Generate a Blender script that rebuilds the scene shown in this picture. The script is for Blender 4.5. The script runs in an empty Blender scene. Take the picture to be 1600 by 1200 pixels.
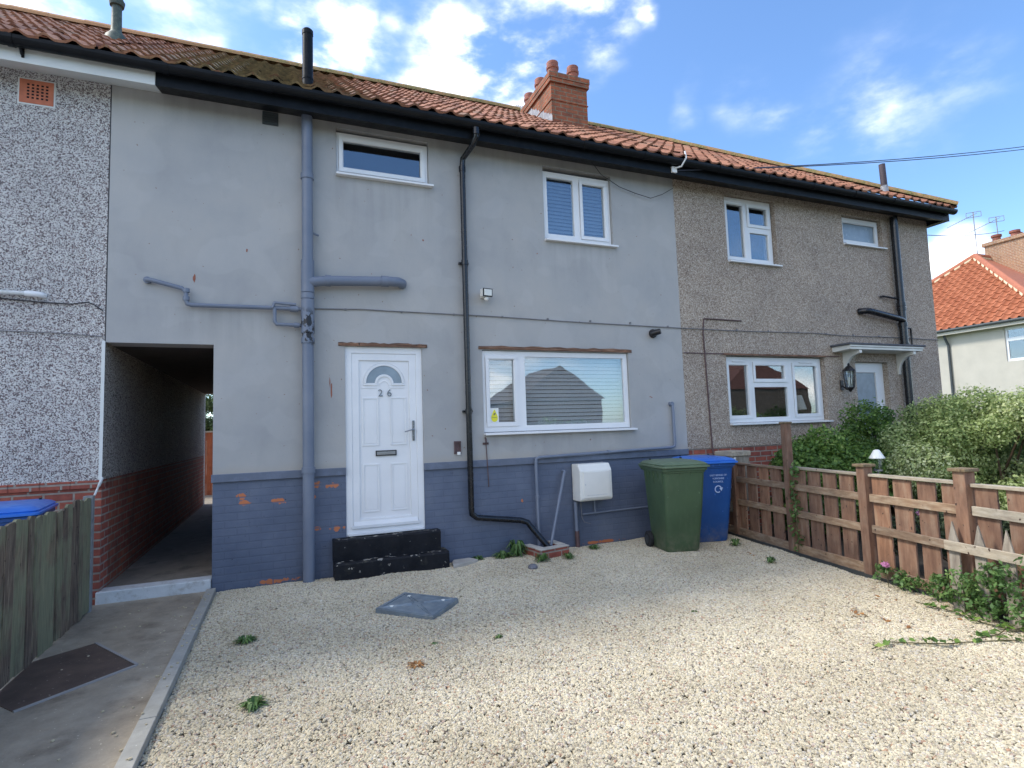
import bpy, bmesh, math, random
import numpy as np
from mathutils import Vector, Matrix
random.seed(7)
R = math.radians
sc = bpy.context.scene

# ------------------------------------------------------------------ camera
cam = bpy.data.cameras.new("camera"); co = bpy.data.objects.new("camera", cam)
sc.collection.objects.link(co); sc.camera = co
cam.sensor_width = 36.0; cam.lens = 19.60; cam.clip_end = 3000; cam.clip_start = 0.05
_r = (0.92679532, -0.37408284, -0.03335351); _u = (0.00099846, -0.08635396, 0.99626402); _f = (0.37556549, 0.92336614, 0.07965894)
co.matrix_world = Matrix(((_r[0], _u[0], -_f[0], 0), (_r[1], _u[1], -_f[1], -6.3243), (_r[2], _u[2], -_f[2], 1.5), (0, 0, 0, 1)))
sc.render.resolution_x = 1024; sc.render.resolution_y = 768

# ------------------------------------------------------------------ sun, sky, exposure
SUN_EL, SUN_PHI = 48.0, 62.0          # elevation; degrees from +Y towards -X
sd = Vector((-math.cos(R(SUN_EL)) * math.sin(R(SUN_PHI)), math.cos(R(SUN_EL)) * math.cos(R(SUN_PHI)), math.sin(R(SUN_EL))))
sl = bpy.data.lights.new("sun", 'SUN'); sl.energy = 2.0; sl.angle = R(11.0); sl.color = (1.0, 0.93, 0.82)
so = bpy.data.objects.new("sun", sl); sc.collection.objects.link(so)
so.rotation_euler = sd.to_track_quat('Z', 'Y').to_euler(); so.location = (-20, 20, 30)
sc.view_settings.view_transform = 'Standard'; sc.view_settings.look = 'None'; sc.view_settings.gamma = 1
sc.view_settings.exposure = 1.02
try: sc.view_settings.use_curve_mapping = False
except Exception: pass

world = bpy.data.worlds.new("World"); sc.world = world; world.use_nodes = True
wn = world.node_tree.nodes; wl = world.node_tree.links
for n in list(wn): wn.remove(n)
def wnode(t, **k):
    n = wn.new(t)
    for a, b in k.items(): setattr(n, a, b)
    return n
def wmath(op, a, b=None, c=None, clamp=False):
    n = wnode('ShaderNodeMath', operation=op, use_clamp=clamp)
    for i, v in enumerate((a, b, c)):
        if v is None: continue
        if isinstance(v, (int, float)): n.inputs[i].default_value = v
        else: wl.new(v, n.inputs[i])
    return n.outputs[0]
sky = wnode('ShaderNodeTexSky', sky_type='NISHITA', sun_disc=False)
sky.sun_elevation = R(SUN_EL); sky.sun_rotation = R(-SUN_PHI); sky.air_density = 1.0; sky.dust_density = 0.6; sky.ozone_density = 1.6
tc = wnode('ShaderNodeTexCoord'); nrm = wnode('ShaderNodeVectorMath', operation='NORMALIZE'); wl.new(tc.outputs['Generated'], nrm.inputs[0])
D3 = nrm.outputs[0]
# clouds as banks of soft noise round a few directions of the sky
BL = [((0.15, 0.78, 0.61), .07, .4), ((0.06, 0.82, 0.57), .11, .85), ((0.25, 0.80, 0.55), .14, 1.0), ((0.31, 0.76, 0.57), .13, .9),
      ((0.40, 0.70, 0.60), .10, .75), ((0.46, 0.65, 0.61), .05, .7), ((0.86, 0.46, 0.16), .085, 1.1), ((0.93, 0.32, 0.15), .11, 1.3),
      ((0.765, 0.486, 0.423), .13, .40), ((0.675, 0.587, 0.447), .09, .34), ((0.73, 0.54, 0.42), .11, .34), ((0.80, 0.42, 0.43), .10, .30), ((-0.094, 0.811, 0.578), .12, .55),
      ((-0.30, 0.80, 0.51), .17, .75), ((0.17, 0.70, 0.70), .10, .55), ((-0.75, -0.6, 0.35), .70, 1.1), ((-0.2, -0.3, 0.95), .55, 1.0), ((0.98, -0.2, 0.15), .35, .9), ((0.3, -0.95, 0.02), .36, .65), ((0.8, -0.6, 0.02), .36, .65), ((0.3, -0.45, 0.85), .32, 1.0), ((-0.35, -0.8, 0.6), .35, 1.0), ((-0.8, 0.3, 0.4), .5, .8),  # entries with negative y: unseen clouds behind the camera, added as fill light
      ((0.584, 0.661, 0.471), .06, .28), ((0.2, 0.93, 0.3), .35, .5)]
acc = None
wz = wnode('ShaderNodeTexNoise'); wz.inputs['Scale'].default_value = 5.0; wz.inputs['Detail'].default_value = 4
wl.new(D3, wz.inputs['Vector'])
wadd = wnode('ShaderNodeVectorMath', operation='MULTIPLY_ADD'); wl.new(wz.outputs['Color'], wadd.inputs[0]); wadd.inputs[1].default_value = (.26, .26, .26)
wl.new(D3, wadd.inputs[2])
wsub = wnode('ShaderNodeVectorMath', operation='SUBTRACT'); wl.new(wadd.outputs[0], wsub.inputs[0]); wsub.inputs[1].default_value = (.13, .13, .13)
for c, rad, amp in BL:
    c = Vector(c).normalized()
    dn = wnode('ShaderNodeVectorMath', operation='DISTANCE'); wl.new(wsub.outputs[0], dn.inputs[0]); dn.inputs[1].default_value = c
    mr = wnode('ShaderNodeMapRange', interpolation_type='SMOOTHSTEP'); wl.new(dn.outputs['Value'], mr.inputs['Value'])
    mr.inputs['From Min'].default_value = 0.0; mr.inputs['From Max'].default_value = rad * 1.25; mr.inputs['To Min'].default_value = amp; mr.inputs['To Max'].default_value = 0
    acc = mr.outputs[0] if acc is None else wmath('MAXIMUM', acc, mr.outputs[0])
mp = wnode('ShaderNodeMapping'); wl.new(D3, mp.inputs['Vector']); mp.inputs['Scale'].default_value = (1, 1, 2.1)
n1 = wnode('ShaderNodeTexNoise'); wl.new(mp.outputs[0], n1.inputs['Vector']); n1.inputs['Scale'].default_value = 8.0; n1.inputs['Detail'].default_value = 7; n1.inputs['Roughness'].default_value = .55
nn = wmath('MULTIPLY_ADD', n1.outputs['Fac'], 3.0, -1.0)
dens = wmath('MULTIPLY', acc, wmath('MAXIMUM', nn, 0.0))
cm = wnode('ShaderNodeMapRange', interpolation_type='SMOOTHSTEP'); wl.new(dens, cm.inputs['Value'])
cm.inputs['From Min'].default_value = 0.03; cm.inputs['From Max'].default_value = 0.75
shade = wnode('ShaderNodeMix', data_type='RGBA'); wl.new(cm.outputs[0], shade.inputs['Factor'])
shade.inputs['A'].default_value = (5.6, 5.9, 6.6, 1); shade.inputs['B'].default_value = (11.8, 11.2, 10.4, 1)
# camera-exposure matched sky tint: the phone picture's blue is clear and a little violet
tint = wnode('ShaderNodeMix', data_type='RGBA', blend_type='MULTIPLY'); tint.inputs['Factor'].default_value = 1
wl.new(sky.outputs[0], tint.inputs['A']); tint.inputs['B'].default_value = (.70, .86, 1.02, 1)
mx = wnode('ShaderNodeMix', data_type='RGBA'); wl.new(cm.outputs[0], mx.inputs['Factor'])
wl.new(tint.outputs['Result'], mx.inputs['A']); wl.new(shade.outputs['Result'], mx.inputs['B'])
bg = wnode('ShaderNodeBackground'); bg.inputs['Strength'].default_value = 0.15; wl.new(mx.outputs['Result'], bg.inputs['Color'])
wo = wnode('ShaderNodeOutputWorld'); wl.new(bg.outputs[0], wo.inputs['Surface'])

# ------------------------------------------------------------------ material helpers
class NT:
    def __init__(s, name):
        s.m = bpy.data.materials.new(name); s.m.use_nodes = True
        s.n = s.m.node_tree.nodes; s.l = s.m.node_tree.links
        s.b = s.n['Principled BSDF']; s.out = s.n['Material Output']
        s.pos = s.n.new('ShaderNodeNewGeometry').outputs['Position']
    def put(s, sock, v):
        if isinstance(v, (int, float)): sock.default_value = v
        elif isinstance(v, (tuple, list)): sock.default_value = (tuple(v) + (1,)) if (len(v) == 3 and len(sock.default_value) == 4) else tuple(v)
        else: s.l.new(v, sock)
    def node(s, t, ins={}, **k):
        n = s.n.new(t)
        for a, b in k.items(): setattr(n, a, b)
        for a, b in ins.items(): s.put(n.inputs[a], b)
        return n
    def math(s, op, a, b=0.0, c=None, clamp=False):
        n = s.node('ShaderNodeMath', operation=op, use_clamp=clamp)
        s.put(n.inputs[0], a); s.put(n.inputs[1], b)
        if c is not None: s.put(n.inputs[2], c)
        return n.outputs[0]
    def noise(s, scale, detail=4, rough=.55, vec=None, sc3=None, out='Fac'):
        v = vec or s.pos
        if sc3: v = s.node('ShaderNodeMapping', {'Vector': v, 'Scale': sc3}).outputs[0]
        return s.node('ShaderNodeTexNoise', {'Vector': v, 'Scale': scale, 'Detail': detail, 'Roughness': rough}).outputs[out]
    def ramp(s, fac, stops, interp='LINEAR'):
        n = s.n.new('ShaderNodeValToRGB'); s.put(n.inputs[0], fac); cr = n.color_ramp; cr.interpolation = interp
        while len(cr.elements) < len(stops): cr.elements.new(0.5)
        for e, (p, c) in zip(cr.elements, stops):
            e.position = p; e.color = tuple(c) + (1,) if not isinstance(c, (int, float)) else (c, c, c, 1)
        return n.outputs[0]
    def mix(s, f, a, b, mode='MIX'):
        n = s.node('ShaderNodeMix', data_type='RGBA', blend_type=mode)
        s.put(n.inputs['Factor'], f); s.put(n.inputs['A'], a); s.put(n.inputs['B'], b)
        return n.outputs['Result']
    def step(s, v, a, b):
        n = s.node('ShaderNodeMapRange', {'Value': v, 'From Min': a, 'From Max': b}); return n.outputs[0]
    def xyz(s):
        n = s.node('ShaderNodeSeparateXYZ', {'Vector': s.pos}); return n.outputs
    def comb(s, x, y, z):
        return s.node('ShaderNodeCombineXYZ', {'X': x, 'Y': y, 'Z': z}).outputs[0]
    def bump(s, h, dist=.004, strength=1.0, normal=None):
        n = s.node('ShaderNodeBump', {'Height': h, 'Distance': dist, 'Strength': strength})
        if normal: s.l.new(normal, n.inputs['Normal'])
        return n.outputs[0]
    def attr(s, name='rnd'):
        return s.node('ShaderNodeAttribute', attribute_name=name).outputs['Fac']
    def done(s, col, rough=.6, normal=None, metal=0.0, spec=.5):
        s.put(s.b.inputs['Base Color'], col); s.put(s.b.inputs['Roughness'], rough); s.b.inputs['Metallic'].default_value = metal
        s.b.inputs['Specular IOR Level'].default_value = spec
        if normal: s.l.new(normal, s.b.inputs['Normal'])
        return s.m

def plain(name, col, rough=.5, var=.12, scale=6, bump=.0006, metal=0.0, dirt=None, spec=.5):
    t = NT(name); n = t.noise(scale, 5)
    a = tuple(c * (1 - var) for c in col); b = tuple(min(1, c * (1 + var)) for c in col)
    c = t.ramp(n, [(.3, a), (.7, b)])
    if dirt: c = t.mix(t.step(t.noise(scale * 2.3, 6, .65), .5, .72), c, dirt)
    nn = t.bump(t.noise(70, 3), bump) if bump else None
    rr = t.math('MULTIPLY_ADD', t.noise(18, 3), .25, rough - .12)
    return t.done(c, rr, nn, metal, spec)

M = {}
M['upvc'] = plain('white_upvc', (.78, .79, .80), .32, .035, 3, .0002)
M['upvc_right'] = plain('white_upvc_older', (.72, .74, .75), .35, .05, 3, .0002)
M['blackpaint'] = plain('black_gutter_plastic', (.007, .008, .010), .45, .3, 8, .0005, spec=.2)
M['blackgloss'] = plain('black_downpipe_plastic', (.010, .011, .014), .25, .3, 8, .0003)
M['fasciablack'] = plain('black_fascia_paint', (.007, .009, .012), .42, .3, 5, .0008, dirt=(.014, .016, .02), spec=.15)
M['fasciawhite'] = plain('white_fascia_board', (.66, .68, .66), .4, .06, 2, .0004)
M['flue'] = plain('grey_green_flue', (.055, .075, .06), .6, .25, 14, .001, dirt=(.13, .16, .11))
M['lead'] = plain('lead_flashing', (.30, .31, .34), .55, .3, 9, .002, dirt=(.55, .56, .55))
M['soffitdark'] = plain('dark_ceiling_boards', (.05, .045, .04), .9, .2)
M['dark'] = plain('dark_interior', (.06, .06, .062), .9, .1)
M['steel'] = plain('brushed_steel', (.35, .35, .36), .3, .1, 12, .0002, metal=.8)
M['rubber'] = plain('black_rubber', (.018, .018, .020), .75, .2, 12, .0008)
M['bulb'] = plain('pale_lens', (.75, .75, .70), .25, .05)
M['camblack'] = plain('black_camera_plastic', (.015, .014, .016), .35, .1)
M['cable'] = plain('grey_cable', (.17, .17, .18), .6, .2)
M['cabledark'] = plain('dark_cable', (.03, .03, .035), .6, .2)
M['cableroof'] = plain('overhead_cable', (.05, .06, .09), .6, .2)
M['whitepipe'] = plain('white_waste_pipe', (.62, .64, .64), .4, .08, 8, .0004, dirt=(.4, .42, .38))
M['clay_pot'] = plain('clay_chimney_pot', (.30, .10, .065), .75, .3, 11, .002, dirt=(.16, .10, .08))
M['airbrick'] = plain('terracotta_air_brick', (.50, .16, .09), .8, .15, 14, .001)
M['vent_dark'] = plain('dark_grey_vent', (.05, .06, .065), .6, .15)
M['meter'] = plain('cream_meter_box_plastic', (.78, .77, .72), .38, .04, 4, .0003)
M['hook'] = plain('dark_red_old_metal', (.10, .06, .06), .6, .3)
M['terracotta_dark'] = plain('terracotta', (.30, .11, .07), .8, .2)
M['stackpipe'] = plain('dark_purple_grey_pipe', (.07, .05, .06), .6, .2)
M['canopy'] = plain('white_canopy', (.66, .66, .62), .45, .08, 4, .0004)
M['feltgrey'] = plain('grey_roofing_felt', (.09, .095, .11), .8, .2, 9, .001)
M['lampwhite'] = plain('white_lamp_cap', (.80, .80, .74), .35, .04)
M['farrender'] = plain('cream_render', (.50, .47, .40), .8, .06, 2, .002)
M['aerial'] = plain('aerial_metal', (.28, .27, .28), .45, .1, metal=.3)
M['stone'] = plain('grey_stone', (.17, .17, .19), .85, .3, 30, .004)
M['slab'] = plain('broken_concrete', (.46, .43, .38), .9, .15, 14, .003)
M['soil'] = plain('garden_soil', (.07, .055, .04), .95, .35, 8, .01)
M['tarmac'] = plain('tarmac', (.06, .06, .063), .9, .15, 12, .003)
M['pavement'] = plain('pavement_concrete', (.30, .29, .28), .9, .12, 3, .002)
M['curtain'] = plain('cream_lampshade', (.6, .56, .48), .8, .05)
M['yellow'] = plain('yellow_sticker_print', (.78, .72, .04), .4, .02)
M['stickerwhite'] = plain('white_sticker', (.8, .8, .78), .4, .02)
M['inkgrey'] = plain('grey_print', (.16, .17, .12), .5, .02)
M['binprint'] = plain('pale_bin_print', (.50, .62, .86), .5, .05)
M['numeral'] = plain('chrome_numerals', (.22, .23, .25), .25, .1, metal=.7)
M['frosted'] = plain('frosted_glass', (.22, .28, .33), .22, .12, 9, .0008, spec=.8)
M['grass'] = plain('rough_grass', (.06, .10, .03), .9, .4, 3, .02)

def glass_mat(name, ior=1.75, tint=(.80, .85, .86)):
    t = NT(name); t.n.remove(t.b)
    tr = t.node('ShaderNodeBsdfTransparent', {'Color': tint}); gl = t.node('ShaderNodeBsdfGlossy', {'Color': (.86, .89, .93), 'Roughness': .01})
    nz = t.bump(t.noise(1.6, 2), .010, .12); t.l.new(nz, gl.inputs['Normal'])
    lw = t.node('ShaderNodeLayerWeight', {'Blend': .5}); fr_ = t.math('MULTIPLY_ADD', t.math('POWER', lw.outputs['Facing'], 4.0), .85, .15)
    mxs = t.node('ShaderNodeMixShader'); t.l.new(fr_, mxs.inputs[0]); t.l.new(tr.outputs[0], mxs.inputs[1]); t.l.new(gl.outputs[0], mxs.inputs[2])
    t.l.new(mxs.outputs[0], t.out.inputs['Surface']); return t.m
M['glass'] = glass_mat('window_glass', 2.0, (.92, .95, .96))

def dash(name, stops, scale, bumpd, base2=None):
    t = NT(name)
    v = t.node('ShaderNodeTexVoronoi', {'Vector': t.pos, 'Scale': scale, 'Randomness': 1.0}, feature='F1')
    wv = t.noise(scale * .8, 2, out='Color')
    rnd = t.node('ShaderNodeSeparateColor', {'Color': v.outputs['Color']}).outputs[0]
    c = t.ramp(rnd, stops, 'CONSTANT')
    c = t.mix(t.step(t.noise(scale * 1.7, 3, .6), .50, .80), c, stops[-1][1])
    big = t.ramp(t.noise(1.1, 5, .6), [(.3, (.80, .80, .80)), (.7, (1.04, 1.03, 1.0))])
    c = t.mix(1.0, c, big, 'MULTIPLY')
    h = t.math('ADD', t.math('MULTIPLY', v.outputs['Distance'], -1.0), t.math('MULTIPLY', rnd, .35))
    return t.done(c, .82, t.bump(h, bumpd, 1.0))
M['dash_left'] = dash('white_pebbledash', [(0, (.075, .05, .058)), (.15, (.20, .14, .145)), (.28, (.34, .29, .29)), (.38, (.58, .56, .56)), (.60, (.80, .79, .78))], 118, .009)
M['dash_right'] = dash('tan_pebbledash', [(0, (.18, .13, .10)), (.12, (.34, .265, .21)), (.40, (.46, .38, .31)), (.66, (.56, .48, .40)), (.92, (.74, .68, .60)), (.985, (.50, .43, .355))], 95, .009)

def render_mat():
    t = NT('grey_smooth_render'); x = t.xyz()
    n = t.noise(.9, 6, .62); n2 = t.noise(3.2, 6, .6, sc3=(1, 1, .45))
    c = t.ramp(n, [(.28, (.325, .330, .336)), (.5, (.385, .383, .376)), (.72, (.435, .420, .395))])
    c = t.mix(t.math('MULTIPLY', t.step(n2, .52, .75), .35), c, (.285, .285, .285))
    c = t.mix(t.step(t.noise(26, 2, .4), .735, .755), c, (.24, .17, .13))
    pt = t.noise(1.7, 2, .4, sc3=(1, 1, 1.3)); c = t.mix(t.math('MULTIPLY', t.step(pt, .53, .56), .16), c, (.50, .50, .49))
    stz = t.noise(5, 4, .6, sc3=(1.6, 1.6, .10)); sm = None
    for xa, xb, zt, ln_ in ((.50, 1.65, 4.40, .9), (3.05, 4.2, 3.90, .7), (2.15, 4.35, 1.44, .35), (.12, .34, 2.6, 1.4), (-1.3, -.1, 2.82, .5), (1.9, 2.08, 4.8, 3.0), (-1.6, 5.2, 5.02, .35)):
        k = t.math('MULTIPLY', t.math('MULTIPLY', t.step(x['X'], xa - .05, xa + .05), t.step(x['X'], xb + .05, xb - .05)), t.math('MULTIPLY', t.step(x['Z'], zt + .01, zt), t.step(x['Z'], zt - ln_, zt)))
        sm = k if sm is None else t.math('MAXIMUM', sm, k)
    c = t.mix(t.math('MULTIPLY', t.math('MULTIPLY', sm, t.step(stz, .42, .66)), .30), c, (.20, .195, .185))
    # repair patches, scrapes and a darker line of grime just above the painted plinth
    w = t.math('ADD', x['Z'], t.math('MULTIPLY', t.noise(5, 4), .12))
    c = t.mix(t.math('MULTIPLY', t.step(w, 1.29, 1.21), .5), c, (.40, .36, .31))
    h = t.math('ADD', t.noise(2.2, 4), t.math('MULTIPLY', t.noise(45, 4, .6), .10))
    return t.done(c, .62, t.bump(h, .022, .55), spec=.4)
M['render'] = render_mat()

def brick_mat(name, c1, c2, mortar, painted=False, chips=(), rough=.85, bumpd=.006, msize=.010, dirt=None):
    t = NT(name); x = t.xyz()
    u = t.math('ADD', x['X'], x['Y'])
    wob = t.noise(9, 3); vz = t.math('ADD', x['Z'], t.math('MULTIPLY', wob, .006))
    v = t.comb(u, vz, 0.0)
    b = t.node('ShaderNodeTexBrick', {'Vector': v, 'Color1': c1, 'Color2': c2, 'Mortar': mortar, 'Scale': 1.0, 'Mortar Size': msize, 'Mortar Smooth': .25, 'Bias': 0.0, 'Brick Width': .225, 'Row Height': .075})
    c = b.outputs['Color']; fac = b.outputs['Fac']
    c = t.mix(.8, c, t.ramp(t.noise(14, 5, .65), [(.25, (.55, .55, .58)), (.75, (1.25, 1.2, 1.15))]), 'MULTIPLY')
    if painted:
        pc = t.ramp(t.noise(2.2, 6, .6), [(.3, (.082, .106, .162)), (.55, (.112, .138, .200)), (.75, (.150, .174, .228))])
        pc = t.mix(t.math('MULTIPLY', fac, .10), pc, (.06, .075, .12))
        m = None
        for cx, cz, rx, rz in chips:
            dx = t.math('DIVIDE', t.math('SUBTRACT', x['X'], cx), rx); dz = t.math('DIVIDE', t.math('SUBTRACT', x['Z'], cz), rz)
            d = t.math('SQRT', t.math('ADD', t.math('MULTIPLY', dx, dx), t.math('MULTIPLY', dz, dz)))
            k = t.math('SUBTRACT', 1.15, d); m = k if m is None else t.math('MAXIMUM', m, k)
        if m is not None:
            m = t.math('ADD', m, t.math('MULTIPLY_ADD', t.noise(17, 4, .6), 2.6, -1.45))
            mk = t.math('MULTIPLY', t.step(m, .30, .36), t.math('SUBTRACT', 1.0, t.math('MULTIPLY', fac, .75)))
            c = t.mix(mk, pc, (.52, .17, .07))
        else: c = pc
        c = t.mix(t.step(t.noise(60, 2, .3), .76, .78), c, (.02, .025, .04))
    if dirt: c = t.mix(t.math('MULTIPLY', t.step(t.noise(3, 6, .65), .45, .75), .8), c, dirt)
    h = t.math('ADD', t.math('MULTIPLY', fac, -1.0), t.math('MULTIPLY', t.noise(40, 4), .35))
    return t.done(c, rough, t.bump(h, bumpd, 1.0))
M['brick'] = brick_mat('red_brick', (.36, .10, .065), (.27, .075, .055), (.33, .28, .24))
M['brick_chimney'] = brick_mat('weathered_chimney_brick', (.40, .12, .05), (.28, .085, .042), (.27, .20, .13), dirt=(.10, .06, .035))
M['brick_tan'] = brick_mat('buff_brick', (.42, .24, .13), (.36, .19, .11), (.52, .44, .34))
M['brick_paint'] = brick_mat('blue_grey_painted_brick', (.3, .1, .06), (.3, .1, .06), (.3, .2, .2), True,
    [(.30, .97, .07, .05), (.46, .96, .09, .035), (.26, .86, .04, .04), (-.42, .90, .05, .05), (-.40, .84, .07, .035), (-.08, .83, .10, .035), (.50, .50, .10, .045), (.30, .52, .06, .03), (-.10, .03, .22, .03), (2.66, .62, .02, .03), (3.75, .02, .35, .025)], .5, .0018, .008)
M['paint_band'] = plain('blue_grey_paint', (.118, .142, .195), .5, .15, 3, .002, dirt=(.16, .19, .26))
M['pipe_grey'] = None
t = NT('blue_grey_pipe_paint'); x_ = t.xyz()
c = t.ramp(t.noise(3, 5), [(.3, (.135, .165, .225)), (.7, (.185, .212, .270))])
msk = t.math('MULTIPLY', t.step(t.noise(22, 4, .6, sc3=(1, 1, .6)), .50, .53), t.math('MULTIPLY', t.step(x_['Z'], 2.42, 2.5), t.step(x_['Z'], 2.86, 2.76)))
msk = t.math('MULTIPLY', msk, t.step(x_['X'], .13, .15))
c = t.mix(msk, c, (.012, .012, .016))
M['pipe_grey'] = t.done(c, .42, t.bump(t.noise(50, 3), .0008))

def tile_mat(name, stops, moss=None, lichen=(.30, .27, .19), lic=.62):
    t = NT(name); r = t.attr()
    c = t.ramp(r, stops)
    c = t.mix(t.math('MULTIPLY', t.step(t.noise(10, 6, .7), lic, lic + .12), .7), c, lichen)
    c = t.mix(.55, c, t.ramp(t.noise(35, 4, .6), [(.25, (.6, .6, .6)), (.75, (1.3, 1.3, 1.3))]), 'MULTIPLY')
    if moss:
        x = t.xyz(); a, b = moss
        mm = t.math('MULTIPLY', t.step(x['X'], a - .9, a + .2), t.step(x['X'], b + .9, b - .4))
        mm = t.math('MULTIPLY', mm, t.step(t.math('ADD', t.noise(6, 6, .7), t.math('MULTIPLY', mm, .22)), .50, .66))
        c = t.mix(mm, c, t.ramp(t.noise(19, 4), [(.35, (.09, .065, .03)), (.6, (.20, .14, .06)), (.8, (.30, .22, .10))]))
    return t.done(c, .85, t.bump(t.noise(50, 4, .6), .004))
M['tile'] = tile_mat('red_clay_pantile', [(0, (.18, .075, .045)), (.4, (.29, .120, .066)), (.8, (.37, .17, .10)), (1, (.22, .13, .085))], moss=(-.9, .45))
M['tile_far'] = tile_mat('orange_clay_pantile', [(0, (.34, .105, .045)), (.5, (.38, .125, .055)), (1, (.42, .145, .068))], lic=.75)
def ridge_mat():
    t = NT('mossy_ridge_tile'); x = t.xyz()
    c = t.ramp(t.attr(), [(0, (.42, .20, .10)), (1, (.50, .27, .13))])
    mm = t.math('ADD', t.step(x['X'], -2.2, .2), 0.0, clamp=True)
    c = t.mix(t.math('MULTIPLY', mm, t.step(t.noise(8, 6, .7), .30, .6)), c, t.ramp(t.noise(30, 4), [(.3, (.12, .11, .035)), (.7, (.32, .27, .10))]))
    return t.done(c, .9, t.bump(t.noise(35, 4, .7), .012))
M['ridge'] = ridge_mat()
M['roof_dull'] = plain('dull_red_roof', (.15, .065, .045), .85, .2, 3, .004)
M['ridge_far'] = plain('orange_ridge_tile', (.42, .15, .085), .85, .12, 8, .003)
M['roof_brown'] = plain('brown_slate_roof', (.13, .10, .08), .85, .2, 3, .004)
M['brick_old'] = plain('dull_brown_wall', (.16, .12, .09), .9, .2, 5, .003)
M['mortar'] = plain('pale_ridge_mortar', (.62, .54, .36), .95, .2, 20, .008)
M['underlay'] = plain('roof_underlay', (.09, .06, .04), .95, .2)
M['dash_passage'] = dash('shade_toned_passage_pebbledash', [(0, (.03, .022, .025)), (.20, (.11, .08, .08)), (.36, (.22, .19, .18)), (.46, (.40, .38, .36)), (.66, (.56, .54, .50))], 110, .010)  # pebbledash copy with a darkened colour that stands in for the passage shade
M['brick_passage'] = brick_mat('shade_toned_passage_brick', (.36, .105, .055), (.26, .075, .05), (.28, .23, .18), dirt=(.10, .05, .035))  # the dirt mix here darkens the brick to paint in the passage shade
M['rotten_wood'] = None
def wood(name, stops, sc3, rough=.8, attr=True, algae=None, bd=.003):
    t = NT(name)
    g = t.noise(14, 6, .6, sc3=sc3)
    c = t.ramp(g, stops)
    c = t.mix(.75, c, t.ramp(t.noise(3.5, 5, .7), [(.28, (.58, .60, .64)), (.5, (1, 1, 1)), (.75, (1.22, 1.15, 1.05))]), 'MULTIPLY')
    c = t.mix(t.step(t.noise(26, 2, .4, sc3=(1, 1, .8)), .70, .74), c, (.06, .035, .025))
    if attr:
        c = t.mix(.9, c, t.ramp(t.attr(), [(0, (.70, .70, .72)), (.5, (1, 1, 1)), (1, (1.22, 1.12, 1.0))]), 'MULTIPLY')
    if algae:
        k = t.math('ADD', t.noise(3, 4, .6), t.math('MULTIPLY_ADD', t.attr(), .5, -.25))
        c = t.mix(t.math('MULTIPLY', t.step(k, .44, .66), .8), c, algae)
        c = t.mix(.6, c, t.ramp(g, [(.3, (.6, .6, .6)), (.7, (1.25, 1.25, 1.25))]), 'MULTIPLY')
    return t.done(c, rough, t.bump(g, bd))
M['rotten_wood'] = wood('weathered_brown_lintel', [(.30, (.045, .025, .018)), (.5, (.17, .085, .05)), (.7, (.33, .20, .13))], (.35, 3, 6), attr=False, bd=.012)
M['woodV'] = wood('brown_fence_board', [(.25, (.14, .072, .046)), (.5, (.26, .145, .092)), (.78, (.36, .25, .17))], (1.6, 1.6, .30))
M['woodH'] = wood('brown_fence_rail', [(.25, (.18, .11, .07)), (.5, (.29, .20, .13)), (.75, (.42, .34, .25))], (2, .4, 2.5))
M['woodCap'] = wood('olive_stained_post_cap', [(.3, (.14, .10, .055)), (.6, (.22, .16, .09)), (.8, (.30, .24, .15))], (2, 2, 2), attr=False)
M['woodGrey'] = wood('pale_weathered_picket', [(.28, (.18, .15, .12)), (.5, (.28, .245, .195)), (.75, (.38, .345, .29))], (2, 2, .35))
M['woodGreyH'] = wood('pale_weathered_rail', [(.28, (.27, .22, .17)), (.5, (.39, .34, .26)), (.75, (.50, .45, .37))], (2, .4, 2.5))
M['woodGreen'] = wood('algae_green_board', [(.28, (.075, .055, .042)), (.5, (.17, .125, .090)), (.75, (.30, .24, .165))], (6, 6, .4), algae=(.225, .240, .145), bd=.004)
M['woodRed'] = wood('red_stained_fence', [(.3, (.22, .06, .03)), (.7, (.36, .11, .05))], (4, 4, .4))
M['postgrey'] = plain('grey_concrete_post', (.24, .25, .25), .85, .15, 20, .002)

def concrete(name, c1, c2, dark=None, bd=.003, green=None):
    t = NT(name)
    c = t.ramp(t.noise(1.6, 7, .65), [(.3, c1), (.7, c2)])
    c = t.mix(.6, c, t.ramp(t.noise(9, 6, .7), [(.3, (.70, .70, .70)), (.7, (1.15, 1.15, 1.15))]), 'MULTIPLY')
    c = t.mix(t.step(t.noise(55, 3, .5), .70, .76), c, tuple(min(1, k * 1.8) for k in c2))
    if dark: c = t.mix(t.math('MULTIPLY', t.step(t.noise(2.6, 7, .7), .54, .68), .7), c, dark)
    return t.done(c, .88, t.bump(t.noise(28, 6, .7), bd))
M['path'] = concrete('worn_path_concrete', (.26, .22, .165), (.42, .365, .28), (.15, .12, .085), .006)
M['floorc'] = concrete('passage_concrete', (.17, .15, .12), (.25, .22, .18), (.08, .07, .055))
M['stepwhite'] = plain('worn_white_step_paint', (.60, .62, .62), .6, .08, 8, .002, dirt=(.42, .41, .38))
M['kerb'] = concrete('grey_edging', (.30, .295, .26), (.40, .39, .35), None, .002)
M['kerbdark'] = plain('dark_plastic_edging', (.04, .045, .045), .7, .2)
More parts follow.
